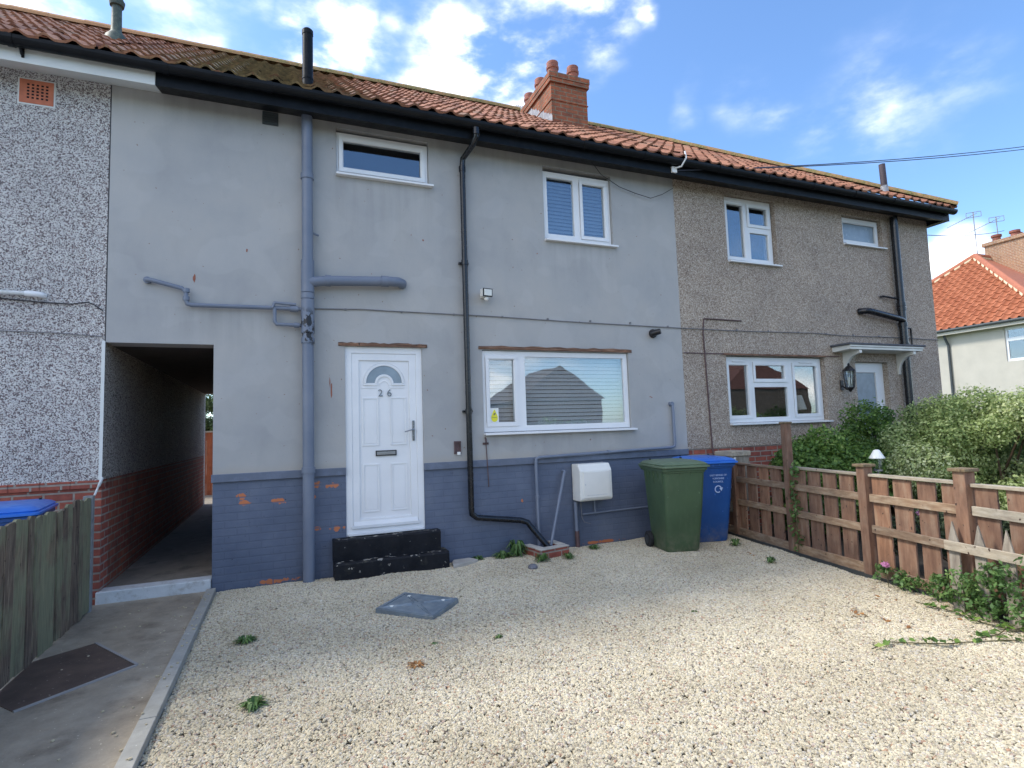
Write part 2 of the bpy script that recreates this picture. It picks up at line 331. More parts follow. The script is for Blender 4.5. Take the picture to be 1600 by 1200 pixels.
def step_mat():
    t = NT('chipped_black_step_paint')
    c = t.ramp(t.noise(6, 5), [(.3, (.006, .007, .010)), (.7, (.016, .017, .021))])
    x = t.xyz()
    nrm_ = t.n.new('ShaderNodeNewGeometry').outputs['Normal']; nz = t.node('ShaderNodeSeparateXYZ', {'Vector': nrm_}).outputs['Z']
    k = t.math('ADD', t.noise(15, 5, .6), t.math('MULTIPLY', nz, .085))
    c = t.mix(t.step(k, .665, .68), c, (.34, .32, .28))
    c = t.mix(t.math('MULTIPLY', t.step(t.noise(5, 6, .7), .56, .66), t.math('MULTIPLY_ADD', nz, .7, .15)), c, (.15, .14, .10))
    return t.done(c, .6, t.bump(t.noise(14, 5, .6), .006), spec=.2)
M['step'] = step_mat()
def plate_mat():
    t = NT('rusty_brown_plate')
    c = t.ramp(t.noise(5, 6, .65), [(.3, (.065, .045, .036)), (.7, (.13, .09, .070))])
    x = t.xyz(); g = t.node('ShaderNodeTexWave', {'Vector': t.pos, 'Scale': 60.0, 'Distortion': .3}, bands_direction='DIAGONAL').outputs['Fac']
    return t.done(t.mix(t.step(t.noise(40, 2), .70, .72), c, (.28, .24, .2)), .75, t.bump(g, .0008), metal=.1)
M['plate'] = plate_mat()
M['galv'] = plain('galvanised_cover', (.20, .245, .28), .42, .22, 7, .001, metal=.35, dirt=(.30, .33, .34))
def binmat(name, col, streak, rough):
    t = NT(name); n = t.noise(4, 5); c = t.ramp(n, [(.3, tuple(k * .88 for k in col)), (.7, tuple(min(1, k * 1.12) for k in col))])
    c = t.mix(t.math('MULTIPLY', t.step(t.noise(9, 5, .65, sc3=(3, 3, .25)), .50, .78), .45), c, streak)
    x = t.xyz(); c = t.mix(t.math('MULTIPLY', t.math('MULTIPLY', t.step(x['Z'], .28, .0), t.step(t.noise(12, 5, .7), .40, .70)), .6), c, (.26, .23, .17))
    c = t.mix(t.step(t.noise(38, 3, .5, sc3=(1, 1, .5)), .70, .72), c, tuple(min(1, k * 1.7 + .03) for k in col))
    return t.done(c, t.math('MULTIPLY_ADD', t.noise(7, 4), .3, rough - .12), t.bump(t.noise(90, 3), .0005))
M['binG'] = binmat('green_bin_plastic', (.060, .106, .052), (.105, .145, .085), .45)
M['binGlid'] = plain('faded_green_lid', (.125, .175, .105), .42, .10, 3, .0006, dirt=(.15, .21, .13))
M['binB'] = binmat('blue_bin_plastic', (.016, .088, .31), (.035, .12, .34), .42)
M['binBlid'] = plain('bright_blue_lid', (.030, .165, .62), .32, .08, 3, .0005, dirt=(.08, .25, .66))

def leaf_mat(name, stops, trans=.3):
    t = NT(name); c = t.ramp(t.attr(), stops)
    t.put(t.b.inputs['Base Color'], c); t.b.inputs['Roughness'].default_value = .5; t.b.inputs['Specular IOR Level'].default_value = .35
    tl = t.node('ShaderNodeBsdfTranslucent', {'Color': c}); ms = t.node('ShaderNodeMixShader', {0: trans})
    t.l.new(t.b.outputs[0], ms.inputs[1]); t.l.new(tl.outputs[0], ms.inputs[2]); t.l.new(ms.outputs[0], t.out.inputs['Surface'])
    return t.m
M['leafVar'] = leaf_mat('variegated_leaf', [(0, (.13, .20, .06)), (.3, (.27, .35, .12)), (.6, (.42, .50, .21)), (1, (.60, .63, .38))], .38)
M['leafGreen'] = leaf_mat('dark_green_leaf', [(0, (.05, .10, .03)), (.5, (.12, .22, .05)), (.85, (.24, .37, .08)), (1, (.40, .48, .14))], .38)
M['leafRose'] = leaf_mat('rose_leaf', [(0, (.03, .05, .03)), (.6, (.07, .10, .05)), (1, (.13, .15, .07))])
M['leafWeed'] = leaf_mat('weed_leaf', [(0, (.05, .10, .03)), (.6, (.11, .21, .06)), (1, (.22, .32, .10))])
M['leafTree'] = leaf_mat('tree_leaf', [(0, (.03, .06, .02)), (.6, (.09, .14, .045)), (1, (.18, .24, .09))])
M['leafDry'] = leaf_mat('dry_leaf', [(0, (.18, .08, .03)), (1, (.40, .20, .07))], .1)
M['petalPink'] = leaf_mat('pink_petal', [(0, (.55, .20, .40)), (1, (.75, .38, .58))])
M['petalRed'] = leaf_mat('red_petal', [(0, (.50, .05, .08)), (1, (.65, .16, .16))])
M['stem'] = plain('brown_stem', (.10, .065, .04), .8, .3, 20, .003)
M['stemgreen'] = plain('green_stem', (.09, .08, .035), .7, .3, 20, .002)
def gravel_mat():
    t = NT('cream_gravel_stone')
    r = t.node('ShaderNodeObjectInfo').outputs['Random']
    c = t.ramp(r, [(0, (.27, .23, .18)), (.07, (.40, .35, .26)), (.22, (.53, .465, .335)), (.5, (.62, .55, .40)), (.75, (.70, .63, .47)), (.88, (.56, .53, .47)), (.95, (.40, .30, .24)), (.97, (.46, .27, .17)), (1, (.78, .75, .64))])
    c = t.mix(.5, c, t.ramp(t.noise(160, 3), [(.3, (.75, .74, .72)), (.7, (1.12, 1.12, 1.1))]), 'MULTIPLY')
    c = t.mix(1.0, c, t.ramp(t.noise(.8, 5, .6), [(.32, (.80, .78, .74)), (.62, (1.04, 1.04, 1.03))]), 'MULTIPLY')
    return t.done(c, .85, t.bump(t.noise(300, 3), .001), spec=.3)
M['gravel'] = gravel_mat()
def bed_mat():
    t = NT('gravel_bed')
    v = t.node('ShaderNodeTexVoronoi', {'Vector': t.pos, 'Scale': 62.0}, feature='F1')
    rnd = t.node('ShaderNodeSeparateColor', {'Color': v.outputs['Color']}).outputs[0]
    c = t.ramp(rnd, [(0, (.36, .31, .24)), (.3, (.50, .44, .33)), (.6, (.58, .52, .39)), (1, (.66, .60, .46))])
    return t.done(c, .9, t.bump(t.math('MULTIPLY', v.outputs['Distance'], -1.0), .012))
M['bed'] = bed_mat()
def blind_mat():
    t = NT('white_blind_slats'); return t.done(t.ramp(t.noise(2, 3), [(.3, (.50, .50, .49)), (.7, (.56, .55, .54))]), .5)
M['blind'] = blind_mat()

M['blind_grey'] = plain('slate_blue_blind', (.16, .19, .24), .5, .08)
# ------------------------------------------------------------------ mesh helpers
class MB:
    def __init__(s): s.v = []; s.f = []; s.a = []
    def add(s, vs, fs, a=.5):
        o = len(s.v); s.v += [tuple(p) for p in vs]; s.f += [tuple(i + o for i in f) for f in fs]; s.a += [a] * len(fs); return s
    def box(s, x0, x1, y0, y1, z0, z1, a=.5):
        return s.add([(x0, y0, z0), (x1, y0, z0), (x1, y1, z0), (x0, y1, z0), (x0, y0, z1), (x1, y0, z1), (x1, y1, z1), (x0, y1, z1)],
                     [(0, 3, 2, 1), (4, 5, 6, 7), (0, 1, 5, 4), (1, 2, 6, 5), (2, 3, 7, 6), (3, 0, 4, 7)], a)
    def obox(s, p, ax, ay, az, hx, hy, hz, a=.5):
        p = Vector(p); ax, ay, az = (Vector(q).normalized() for q in (ax, ay, az)); vs = []
        for k in (-1, 1):
            for i, j in ((-1, -1), (1, -1), (1, 1), (-1, 1)): vs.append(p + ax * hx * i + ay * hy * j + az * hz * k)
        return s.add(vs, [(0, 3, 2, 1), (4, 5, 6, 7), (0, 1, 5, 4), (1, 2, 6, 5), (2, 3, 7, 6), (3, 0, 4, 7)], a)
    def prism(s, pts, axis, a0, a1, a=.5):          # closed polygon extruded along axis
        def mk(p, q): return {'x': (q, p[0], p[1]), 'y': (p[0], q, p[1]), 'z': (p[0], p[1], q)}[axis]
        n = len(pts); vs = [mk(p, a0) for p in pts] + [mk(p, a1) for p in pts]
        return s.add(vs, [tuple(range(n)), tuple(range(2 * n - 1, n - 1, -1))] + [(i, i + n, (i + 1) % n + n, (i + 1) % n) for i in range(n)], a)
    def tube(s, pts, r, n=10, a=.5, caps=True):
        pts = [Vector(p) for p in pts]; rings = []; m = len(pts)
        rr = r if isinstance(r, (list, tuple)) else [r] * m
        t0 = (pts[1] - pts[0]).normalized(); ref = Vector((0, 0, 1)) if abs(t0.z) < .9 else Vector((1, 0, 0))
        nx = t0.cross(ref).normalized()
        vs = []
        for i, p in enumerate(pts):
            if i == 0: t = t0
            elif i == m - 1: t = (pts[-1] - pts[-2]).normalized()
            else: t = ((pts[i + 1] - p).normalized() + (p - pts[i - 1]).normalized()).normalized()
            nx = (nx - t * nx.dot(t)).normalized(); ny = t.cross(nx)
            k = 1.0
            if 0 < i < m - 1:
                cth = max(.35, t.dot((p - pts[i - 1]).normalized())); k = 1.0 / cth if False else 1.0
            for j in range(n):
                th = 2 * math.pi * j / n; vs.append(p + (nx * math.cos(th) + ny * math.sin(th)) * rr[i] * k)
        fs = [(i * n + j, i * n + (j + 1) % n, (i + 1) * n + (j + 1) % n, (i + 1) * n + j) for i in range(m - 1) for j in range(n)]
        if caps: fs += [tuple(range(n - 1, -1, -1)), tuple((m - 1) * n + j for j in range(n))]
        return s.add(vs, fs, a)
    def lathe(s, c, prof, n=20, a=.5, axis='z'):
        vs = []
        for r, h in prof:
            for j in range(n):
                th = 2 * math.pi * j / n; x, y = r * math.cos(th), r * math.sin(th)
                vs.append({'z': (c[0] + x, c[1] + y, c[2] + h), 'y': (c[0] + x, c[1] + h, c[2] + y), 'x': (c[0] + h, c[1] + x, c[2] + y)}[axis])
        m = len(prof); fs = [(i * n + j, i * n + (j + 1) % n, (i + 1) * n + (j + 1) % n, (i + 1) * n + j) for i in range(m - 1) for j in range(n)]
        fs += [tuple(range(n - 1, -1, -1)), tuple((m - 1) * n + j for j in range(n))]
        return s.add(vs, fs, a)
    def panel(s, x0, x1, z0, z1, holes, y0, y1, a=.5, extra_x=(), extra_z=(), plane='xz'):
        xs = sorted({x0, x1, *[h for q in holes for h in q[:2]], *extra_x}); zs = sorted({z0, z1, *[h for q in holes for h in q[2:]], *extra_z})
        xs = [v for v in xs if x0 - 1e-6 <= v <= x1 + 1e-6]; zs = [v for v in zs if z0 - 1e-6 <= v <= z1 + 1e-6]
        def solid(i, j):
            if i < 0 or j < 0 or i >= len(xs) - 1 or j >= len(zs) - 1: return False
            cx, cz = (xs[i] + xs[i + 1]) / 2, (zs[j] + zs[j + 1]) / 2
            return not any(h[0] < cx < h[1] and h[2] < cz < h[3] for h in holes)
        def P(x, y, z): return (x, y, z) if plane == 'xz' else (y, x, z)
        def q(vs):
            s.add([P(*v) for v in vs], [(0, 1, 2, 3)], a)
        for i in range(len(xs) - 1):
            for j in range(len(zs) - 1):
                if not solid(i, j): continue
                a0, a1, b0, b1 = xs[i], xs[i + 1], zs[j], zs[j + 1]
                q([(a0, y0, b0), (a1, y0, b0), (a1, y0, b1), (a0, y0, b1)]); q([(a0, y1, b0), (a0, y1, b1), (a1, y1, b1), (a1, y1, b0)])
                if not solid(i - 1, j): q([(a0, y0, b0), (a0, y0, b1), (a0, y1, b1), (a0, y1, b0)])
                if not solid(i + 1, j): q([(a1, y0, b0), (a1, y1, b0), (a1, y1, b1), (a1, y0, b1)])
                if not solid(i, j - 1): q([(a0, y0, b0), (a0, y1, b0), (a1, y1, b0), (a1, y0, b0)])
                if not solid(i, j + 1): q([(a0, y0, b1), (a1, y0, b1), (a1, y1, b1), (a0, y1, b1)])
        return s
    def build(s, name, mat, parent=None, bevel=0, smooth=False, weld=True):
        me = bpy.data.meshes.new(name); me.from_pydata(s.v, [], s.f)
        at = me.attributes.new('rnd', 'FLOAT', 'FACE'); at.data.foreach_set('value', s.a)
        if weld:
            bm = bmesh.new(); bm.from_mesh(me); bmesh.ops.remove_doubles(bm, verts=bm.verts, dist=1e-5)
            bmesh.ops.recalc_face_normals(bm, faces=bm.faces); bm.to_mesh(me); bm.free()
        me.materials.append(mat if not isinstance(mat, str) else M[mat])
        o = bpy.data.objects.new(name, me); sc.collection.objects.link(o)
        if smooth:
            me.polygons.foreach_set('use_smooth', [True] * len(me.polygons))
            try: me.set_sharp_from_angle(angle=R(40))
            except Exception: pass
        if bevel:
            b = o.modifiers.new('bevel', 'BEVEL'); b.width = bevel; b.segments = 2; b.limit_method = 'ANGLE'; b.angle_limit = R(40)
        attach(o, parent); return o
def attach(o, parent):
    if parent is not None:
        o.parent = parent
        if parent.type == 'EMPTY' and not parent.get('_local', 0): o.location = -Vector(parent.location)
def thing(name, label, cat, loc=(0, 0, 0), rz=0.0, group=None, local=False):
    o = bpy.data.objects.new(name, None); sc.collection.objects.link(o); o.location = loc; o.rotation_euler = (0, 0, rz)
    o.empty_display_size = .2; o['label'] = label; o['category'] = cat
    if group: o['group'] = group
    if local: o['_local'] = 1
    return o
def tag(o, label, cat, group=None, kind=None):
    o['label'] = label; o['category'] = cat
    if group: o['group'] = group
    if kind: o['kind'] = kind
    return o
def struct(o): o['kind'] = 'structure'; return o
def text_obj(txt, size, mat, parent, loc, name, ext=.002, rot=(R(90), 0, 0), align='CENTER', spacing=1.0):
    cu = bpy.data.curves.new(name, 'FONT'); cu.body = txt; cu.size = size; cu.extrude = ext; cu.align_x = align; cu.align_y = 'CENTER'; cu.space_character = spacing
    tmp = bpy.data.objects.new(name + '_t', cu); sc.collection.objects.link(tmp)
    dg = bpy.context.evaluated_depsgraph_get(); me = bpy.data.meshes.new_from_object(tmp.evaluated_get(dg))
    sc.collection.objects.unlink(tmp); bpy.data.objects.remove(tmp)
    me.name = name; me.materials.clear(); me.materials.append(M[mat])
    o = bpy.data.objects.new(name, me); sc.collection.objects.link(o); attach(o, parent)
    o.location = Vector(o.location) + Vector(loc); o.rotation_euler = rot; return o
def dup(o, parent=None):
    c = o.copy(); sc.collection.objects.link(c); c.parent = parent
    for ch in [x for x in o.children]: dup(ch, c)
    return c

# ------------------------------------------------------------------ GROUND
def sheet(name, x0, x1, y0, y1, z, mat, th=0.0):
    m = MB()
    if th: m.box(x0, x1, y0, y1, z - th, z)
    else: m.add([(x0, y0, z), (x1, y0, z), (x1, y1, z), (x0, y1, z)], [(0, 1, 2, 3)])
    return struct(m.build(name, mat, weld=False))
sheet('ground', -400, 400, -400, 400, -.06, 'grass')
sheet('driveway', -.62, 5.2, -9.3, .1, -.020, 'bed')
sheet('garden_soil', 5.2, 26, -9.3, .1, -.03, 'soil')
sheet('left_garden_paving', -12, -1.66, -9.3, .1, 0.0, 'pavement')
sheet('path', -1.66, -.72, -9.3, -.03, .022, 'path', .1)
sheet('pavement', -60, 60, -11.3, -9.3, .0, 'pavement', .2)
sheet('road', -80, 80, -18.0, -11.3, -.052, 'tarmac')
sheet('far_pavement', -60, 60, -20, -18, .0, 'pavement', .2)
sheet('rear_yard', -12, 12, 7.0, 30, .06, 'path')
m = MB()
y = -.06
while y > -9:
    L = 1.35; m.box(-.715, -.635, y - L + .006, y, -.06, .052); y -= L
struct(m.build('path_kerb', 'kerb', bevel=.004))
# passage floor and its white painted nosing
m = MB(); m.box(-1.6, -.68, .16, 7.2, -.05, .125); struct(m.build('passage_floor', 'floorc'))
m = MB(); m.box(-1.62, -.685, -.03, .16, -.05, .130); tag(m.build('threshold_step', 'stepwhite', bevel=.008), 'white painted concrete step across the mouth of the dark passage', 'step')

# loose gravel: real stones scattered over the drive
def gravel():
    me = bpy.data.meshes.new('gravel'); me.from_pydata([(-.632, -5.3, 0), (5.30, -5.3, 0), (5.30, -2.0, 0), (5.48, -.02, 0), (-.632, -.02, 0)], [], [(0, 1, 2, 3, 4)])
    o = bpy.data.objects.new('gravel', me); sc.collection.objects.link(o); me.materials.append(M['gravel'])
    g = bpy.data.node_groups.new('gravel_scatter', 'GeometryNodeTree')
    g.interface.new_socket('Geometry', in_out='INPUT', socket_type='NodeSocketGeometry'); g.interface.new_socket('Geometry', in_out='OUTPUT', socket_type='NodeSocketGeometry')
    N, L = g.nodes, g.links
    gi, go = N.new('NodeGroupInput'), N.new('NodeGroupOutput')
    dp = N.new('GeometryNodeDistributePointsOnFaces'); dp.inputs['Density'].default_value = 10500; L.new(gi.outputs[0], dp.inputs['Mesh'])
    jn = N.new('GeometryNodeJoinGeometry')
    for k in range(5):
        ico = N.new('GeometryNodeMeshIcoSphere'); ico.inputs['Radius'].default_value = 1; ico.inputs['Subdivisions'].default_value = 2
        nz = N.new('ShaderNodeTexNoise'); nz.noise_dimensions = '4D'; nz.inputs['W'].default_value = k * 7.3; nz.inputs['Scale'].default_value = 1.1; nz.inputs['Detail'].default_value = 2
        vm = N.new('ShaderNodeVectorMath'); vm.operation = 'SUBTRACT'; L.new(nz.outputs['Color'], vm.inputs[0]); vm.inputs[1].default_value = (.5, .5, .5)
        vs = N.new('ShaderNodeVectorMath'); vs.operation = 'SCALE'; L.new(vm.outputs[0], vs.inputs[0]); vs.inputs['Scale'].default_value = 1.9
        sp = N.new('GeometryNodeSetPosition'); L.new(ico.outputs[0], sp.inputs[0]); L.new(vs.outputs[0], sp.inputs['Offset'])
        sm = N.new('GeometryNodeSetMaterial'); sm.inputs['Material'].default_value = M['gravel']; L.new(sp.outputs[0], sm.inputs[0])
        ti = N.new('GeometryNodeGeometryToInstance'); L.new(sm.outputs[0], ti.inputs[0]); L.new(ti.outputs[0], jn.inputs[0])
    io = N.new('GeometryNodeInstanceOnPoints'); io.inputs['Pick Instance'].default_value = True
    L.new(jn.outputs[0], io.inputs['Instance'])
    wn1 = N.new('ShaderNodeTexNoise'); wn1.inputs['Scale'].default_value = 1.3; wn1.inputs['Detail'].default_value = 3
    mz = N.new('ShaderNodeMath'); mz.operation = 'MULTIPLY_ADD'; L.new(wn1.outputs['Fac'], mz.inputs[0]); mz.inputs[1].default_value = .07; mz.inputs[2].default_value = -.035
    cz_ = N.new('ShaderNodeCombineXYZ'); L.new(mz.outputs[0], cz_.inputs['Z'])
    sp2 = N.new('GeometryNodeSetPosition'); L.new(dp.outputs['Points'], sp2.inputs[0]); L.new(cz_.outputs[0], sp2.inputs['Offset']); L.new(sp2.outputs[0], io.inputs['Points'])
    rr = N.new('FunctionNodeRandomValue'); rr.data_type = 'FLOAT_VECTOR'; rr.inputs[0].default_value = (-.5, -.5, 0); rr.inputs[1].default_value = (.5, .5, 6.283)
    rs = N.new('FunctionNodeRandomValue'); rs.data_type = 'FLOAT_VECTOR'; rs.inputs[0].default_value = (.0055, .0050, .0035); rs.inputs[1].default_value = (.0135, .0110, .0085); rs.inputs['Seed'].default_value = 5
    L.new(rr.outputs[0], io.inputs['Rotation']); L.new(rs.outputs[0], io.inputs['Scale'])
    L.new(io.outputs[0], go.inputs[0])
    md = o.modifiers.new('scatter', 'NODES'); md.node_group = g
    tag(o, 'loose cream gravel stones covering the driveway', 'gravel', kind='stuff')
gravel()

m = MB(); rg = random.Random(17)
for k in range(110):
    if k < 80: y_ = rg.uniform(-4.6, -.1); x = -.64 - abs(rg.gauss(0, .10)); z_ = .052 if x > -.715 else .022
    else: x = rg.uniform(-1.4, -.75); y_ = rg.uniform(-4.6, -.3); z_ = .022
    k_ = rg.uniform(.5, 1.1); m.lathe((x, y_, z_ - .001), [(.004 * k_, 0), (.010 * k_, .003 * k_), (.008 * k_, .009 * k_), (.003 * k_, .011 * k_)], 7)
tag(m.build('stray_gravel', 'gravel', smooth=True), 'stray cream stones spilled over the kerb and concrete path', 'gravel', kind='stuff')

# ------------------------------------------------------------------ ROOF TILES
TW, ROWS = .205, 16
def pantiles(org, udir, vdir, nrm_, width, length, lim, name, mat, parent, tw=TW, rows=ROWS, amp=.025, seed=1, lift=.030, samples=8):
    """org: eave start. lim(v) -> (umin, umax) at distance v up the slope."""
    rg = random.Random(seed); m = MB(); org, ud, vd, nn = Vector(org), Vector(udir), Vector(vdir), Vector(nrm_)
    g = length / rows; cols = int(math.ceil(width / tw))
    prof = []
    for k in range(samples + 1):
        t = k / samples
        prof.append(amp * (math.cos(math.pi * min(1, abs(t - .30) / .34)) * .5 + .5) ** 1.1 * 1.55 - .006 * math.sin(math.pi * t))
    for r_ in range(rows):
        v0 = r_ * g - .012; v1 = min((r_ + 1) * g + .05, length + .02)
        for c in range(-1, cols + 1):
            u0 = c * tw; a0, a1 = lim(v0); b0, b1 = lim(v1)
            if u0 + tw * .5 < a0 or u0 + tw * .5 > a1 + tw * .6: continue
            dz = rg.uniform(-.004, .005); du = rg.uniform(-.006, .006); dv = rg.uniform(-.010, .010); tl = rg.uniform(-.003, .004)
            vs = []
            for k in range(samples + 1):
                t = k / samples; uu = u0 + t * (tw + .012) + du
                for (v, h, lo, hi) in ((v0 + dv, lift + dz + tl * t, a0, a1), (v1, .004 + dz, b0, b1)):
                    vs.append(org + ud * min(max(uu, lo), hi) + vd * v + nn * (prof[k] + h))
                vs.append(org + ud * min(max(uu, a0), a1) + vd * (v0 + dv) + nn * (prof[k] + lift + dz + tl * t - .022))
            fs = []
            for k in range(samples):
                i = k * 3; fs += [(i, i + 3, i + 4, i + 1), (i + 2, i + 5, i + 3, i)]
            m.add(vs, fs, rg.random())
    return m.build(name, mat, parent, smooth=True, weld=False)
EY, EZ, RY, RZ = -.42, 5.10, 3.5, 7.80
SL = math.hypot(RY - EY, RZ - EZ); VD = Vector((0, RY - EY, RZ - EZ)).normalized(); ND = Vector((0, -VD.z, VD.y))
XE = 10.97     # right-hand eave corner (hipped end)
XH = XE - (RY - EY)
def roof(parent, x0, x1, hip=False, seed=1):
    ox = x0
    def lim(v):
        if hip: return 0.0, (XE - v * VD.y) - ox
        return 0.0, x1 - ox
    rf = pantiles((ox, EY, EZ), (1, 0, 0), VD, ND, (XE if hip else x1) - ox, SL, lim, 'roof', 'tile', parent, seed=seed)
    m = MB(); e = XH if hip else x1
    xr = XE - .06 if hip else x1
    m.add([(x0, EY + .06, EZ - .01), (xr, EY + .06, EZ - .01), (e, RY, RZ - .03), (x0, RY, RZ - .03)], [(0, 1, 2, 3)])
    m.add([(x0, RY, RZ - .03), (e, RY, RZ - .03), (xr, 2 * RY - EY, EZ), (x0, 2 * RY - EY, EZ)], [(0, 1, 2, 3)])
    if hip: m.add([(xr, EY + .06, EZ - .01), (xr, 2 * RY - EY, EZ), (e, RY, RZ - .03)], [(0, 1, 2)])
    m.build('roof_slope', 'underlay', rf, weld=False)
    # ridge tiles
    m = MB(); rg = random.Random(seed + 40); x = x0
    def halfround(p, q, r, a):
        p, q = Vector(p), Vector(q); d = (q - p).normalized(); side = d.cross(Vector((0, 0, 1))).normalized(); up = side.cross(d).normalized()
        vs = []
        for e_ in (p, q):
            for k in range(9):
                th = math.pi * k / 8; vs.append(e_ + side * math.cos(th) * r + up * (math.sin(th) * r * .85 - .02))
        m.add(vs, [(k, k + 1, k + 10, k + 9) for k in range(8)] + [tuple(range(8, -1, -1))], a)
    while x < e - .02:
        L = min(.45, e - x); dz = rg.uniform(-.006, .006); halfround((x - .012, RY, RZ - .005 + dz), (x + L, RY, RZ - .005 + dz * .3), .155 + rg.uniform(-.004, .006), rg.random()); x += .45
    if hip:
        P0, P1 = Vector((XE + .01, EY - .01, EZ + .06)), Vector((XH, RY, RZ + .05)); n = 13
        for k in range(n):
            a = P0.lerp(P1, k / n); b = P0.lerp(P1, (k + 1) / n + .012); halfround(a + Vector((0, 0, rg.uniform(-.006, .006))), b, .115, rg.random())
    m.build('ridge_tiles', 'ridge', rf, weld=False)
    return rf

def eaves(parent, x0, x1, mat, gut=True, end=False):
    m = MB(); m.prism([(-.302, 4.925), (-.302, 5.115), (-.278, 5.115), (-.278, 4.94), (-.002, 5.045), (-.002, 5.02)], 'x', x0, x1)
    m.build('fascia', mat, parent, bevel=.003)
def gutter(parent, x0, x1, mat='blackpaint', outlet=()):
    m = MB(); n = 10; r = .062; cy, cz = -.372, 5.088; pts = []
    for k in range(n + 1):
        th = math.pi + math.pi * k / n; pts.append((cy + r * math.cos(th), cz + r * math.sin(th)))
    pts[0] = (pts[0][0], cz + .012); pts[-1] = (pts[-1][0], cz + .012)
    inner = [(cy + (p[0] - cy) * .9, cz + (p[1] - cz) * .9 + (.001)) for p in pts][::-1]
    m.prism(pts + inner, 'x', x0, x1)
    x = x0 + .5
    while x < x1 - .2:     # joint unions and brackets
        m.prism([(cy + (p[0] - cy) * 1.10, cz + (p[1] - cz) * 1.10) for p in pts] + pts[::-1], 'x', x, x + .05)
        x += .92
    o = m.build('gutter', mat, parent, weld=False); return o

# ------------------------------------------------------------------ WINDOWS / DOORS
def ring(m, x0, x1, z0, z1, w, y0, y1):
    m.box(x0, x1, y0, y1, z1 - w, z1); m.box(x0, x1, y0, y1, z0, z0 + w); m.box(x0, x0 + w, y0, y1, z0 + w, z1 - w); m.box(x1 - w, x1, y0, y1, z0 + w, z1 - w)
def window(parent, x0, x1, z0, z1, panes, y=.05, mat='upvc', sill=True, blind=False, blindmat='blind', name='window', frost=False, sillout=.05, vents=(), tilt=.35):
    m = MB(); m.panel(x0, x1, z0, z1, [p[:4] for p in panes], y, y + .06)
    w = m.build(name, mat, parent, bevel=.003)
    for p in panes:
        a, b, c, d = p[:4]
        if p[4]:
            m = MB(); s = .045; ring(m, a - s, b + s, c - s, d + s, s - .004, y - .014, y - .001); ring(m, a - .006, b + .006, c - .006, d + .006, .012, y - .006, y + .012)
            m.build('sash', mat, w, bevel=.003)
        m = MB(); m.box(a - .002, b + .002, y + .022, y + .028, c - .002, d + .002)
        m.build('pane', 'frosted' if frost else 'glass', w, weld=False)
    if sill:
        m = MB(); m.prism([(y - .055 - sillout, z0 - .036), (y + .05, z0 - .036), (y + .05, z0 - .002), (y - .055 - sillout, z0 - .012)], 'x', x0 - .01, x1 + .05); m.build('sill', mat, w, bevel=.003)
    for v in vents:
        m = MB(); m.box(v[0], v[1], y - .03, y - .015, v[2] - .008, v[2] + .008); m.build('trickle_vent', mat, w, bevel=.002)
    if blind:
        for p in panes:
            a, b, c, d = p[:4]; m = MB(); z = d + .02; k = 0; rg = random.Random(int(a * 100))
            while z > c - .03:
                dz = rg.uniform(-.001, .001); yy = y + .11; tl = tilt
                m.obox(((a + b) / 2, yy, z + dz), (1, 0, 0), (0, math.cos(tl + .9), math.sin(tl + .9)), (0, -math.sin(tl + .9), math.cos(tl + .9)), (b - a) / 2 + .04, .0235, .0006)
                z -= .050
            for q in (a + .12, b - .12): m.tube([(q, y + .09, d), (q, y + .09, c)], .0012, 4)
            m.build('blind', blindmat, w, weld=False)
    return w

# ------------------------------------------------------------------ CENTRE HOUSE
XL, XP, XR, XC = -1.6, -.68, 5.18, 10.85
WT = .26
H1 = thing('terraced_house', 'grey rendered mid-terrace house with white door, blue-grey painted brick base and passage on its left', 'house', (1.8, 3.5, 0))
ops = [(.525, 1.585, 4.43, 4.965), (3.10, 4.13, 3.93, 4.91), (2.195, 4.275, 1.46, 2.46), (.60, 1.46, .40, 2.465)]
PO = (XL, XP, 0, 2.45)
m = MB(); m.panel(XL + .006, XR, 1.14, 5.20, [o for o in ops] + [PO], 0, WT)
wall1 = m.build('wall', 'render', H1)
m = MB(); m.panel(XP, XR, -.1, 1.06, [(.60, 1.46, .40, 1.06)], .012, WT); m.build('plinth', 'brick_paint', H1)
m = MB()
for a, b in ((XP, .60), (1.46, XR)): m.box(a - (.012 if a == XP else 0), b, -.018, WT, 1.06, 1.14)
m.build('plinth_band', 'paint_band', H1, bevel=.005)
# passage side wall, ceiling, back wall, floor slabs
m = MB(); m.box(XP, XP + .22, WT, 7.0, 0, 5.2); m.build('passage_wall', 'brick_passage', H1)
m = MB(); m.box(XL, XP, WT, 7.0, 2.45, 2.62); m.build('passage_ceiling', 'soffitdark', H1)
m = MB(); m.panel(XL, XR, -.1, 5.2, [(XL, XP, -.1, 2.45)], 7.0, 7.22); m.build('rear_wall', 'render', H1)
m = MB(); m.box(XP + .22, XR - .1, WT + .01, 6.99, .02, .1); m.box(XP + .22, XR - .1, WT + .01, 6.99, 2.68, 2.78); m.box(XL, XR - .1, WT + .01, 6.99, 5.0, 5.05)
m.box(XL + .01, XR - .1, 2.6, 2.65, .1, 5.0) if False else None
m.box(XP + .22, XR - .1, 3.2, 3.25, .1, 2.68); m.box(XP + .3, XR - .1, 3.2, 3.25, 2.78, 5.0); m.build('interior', 'dark', H1, weld=False)
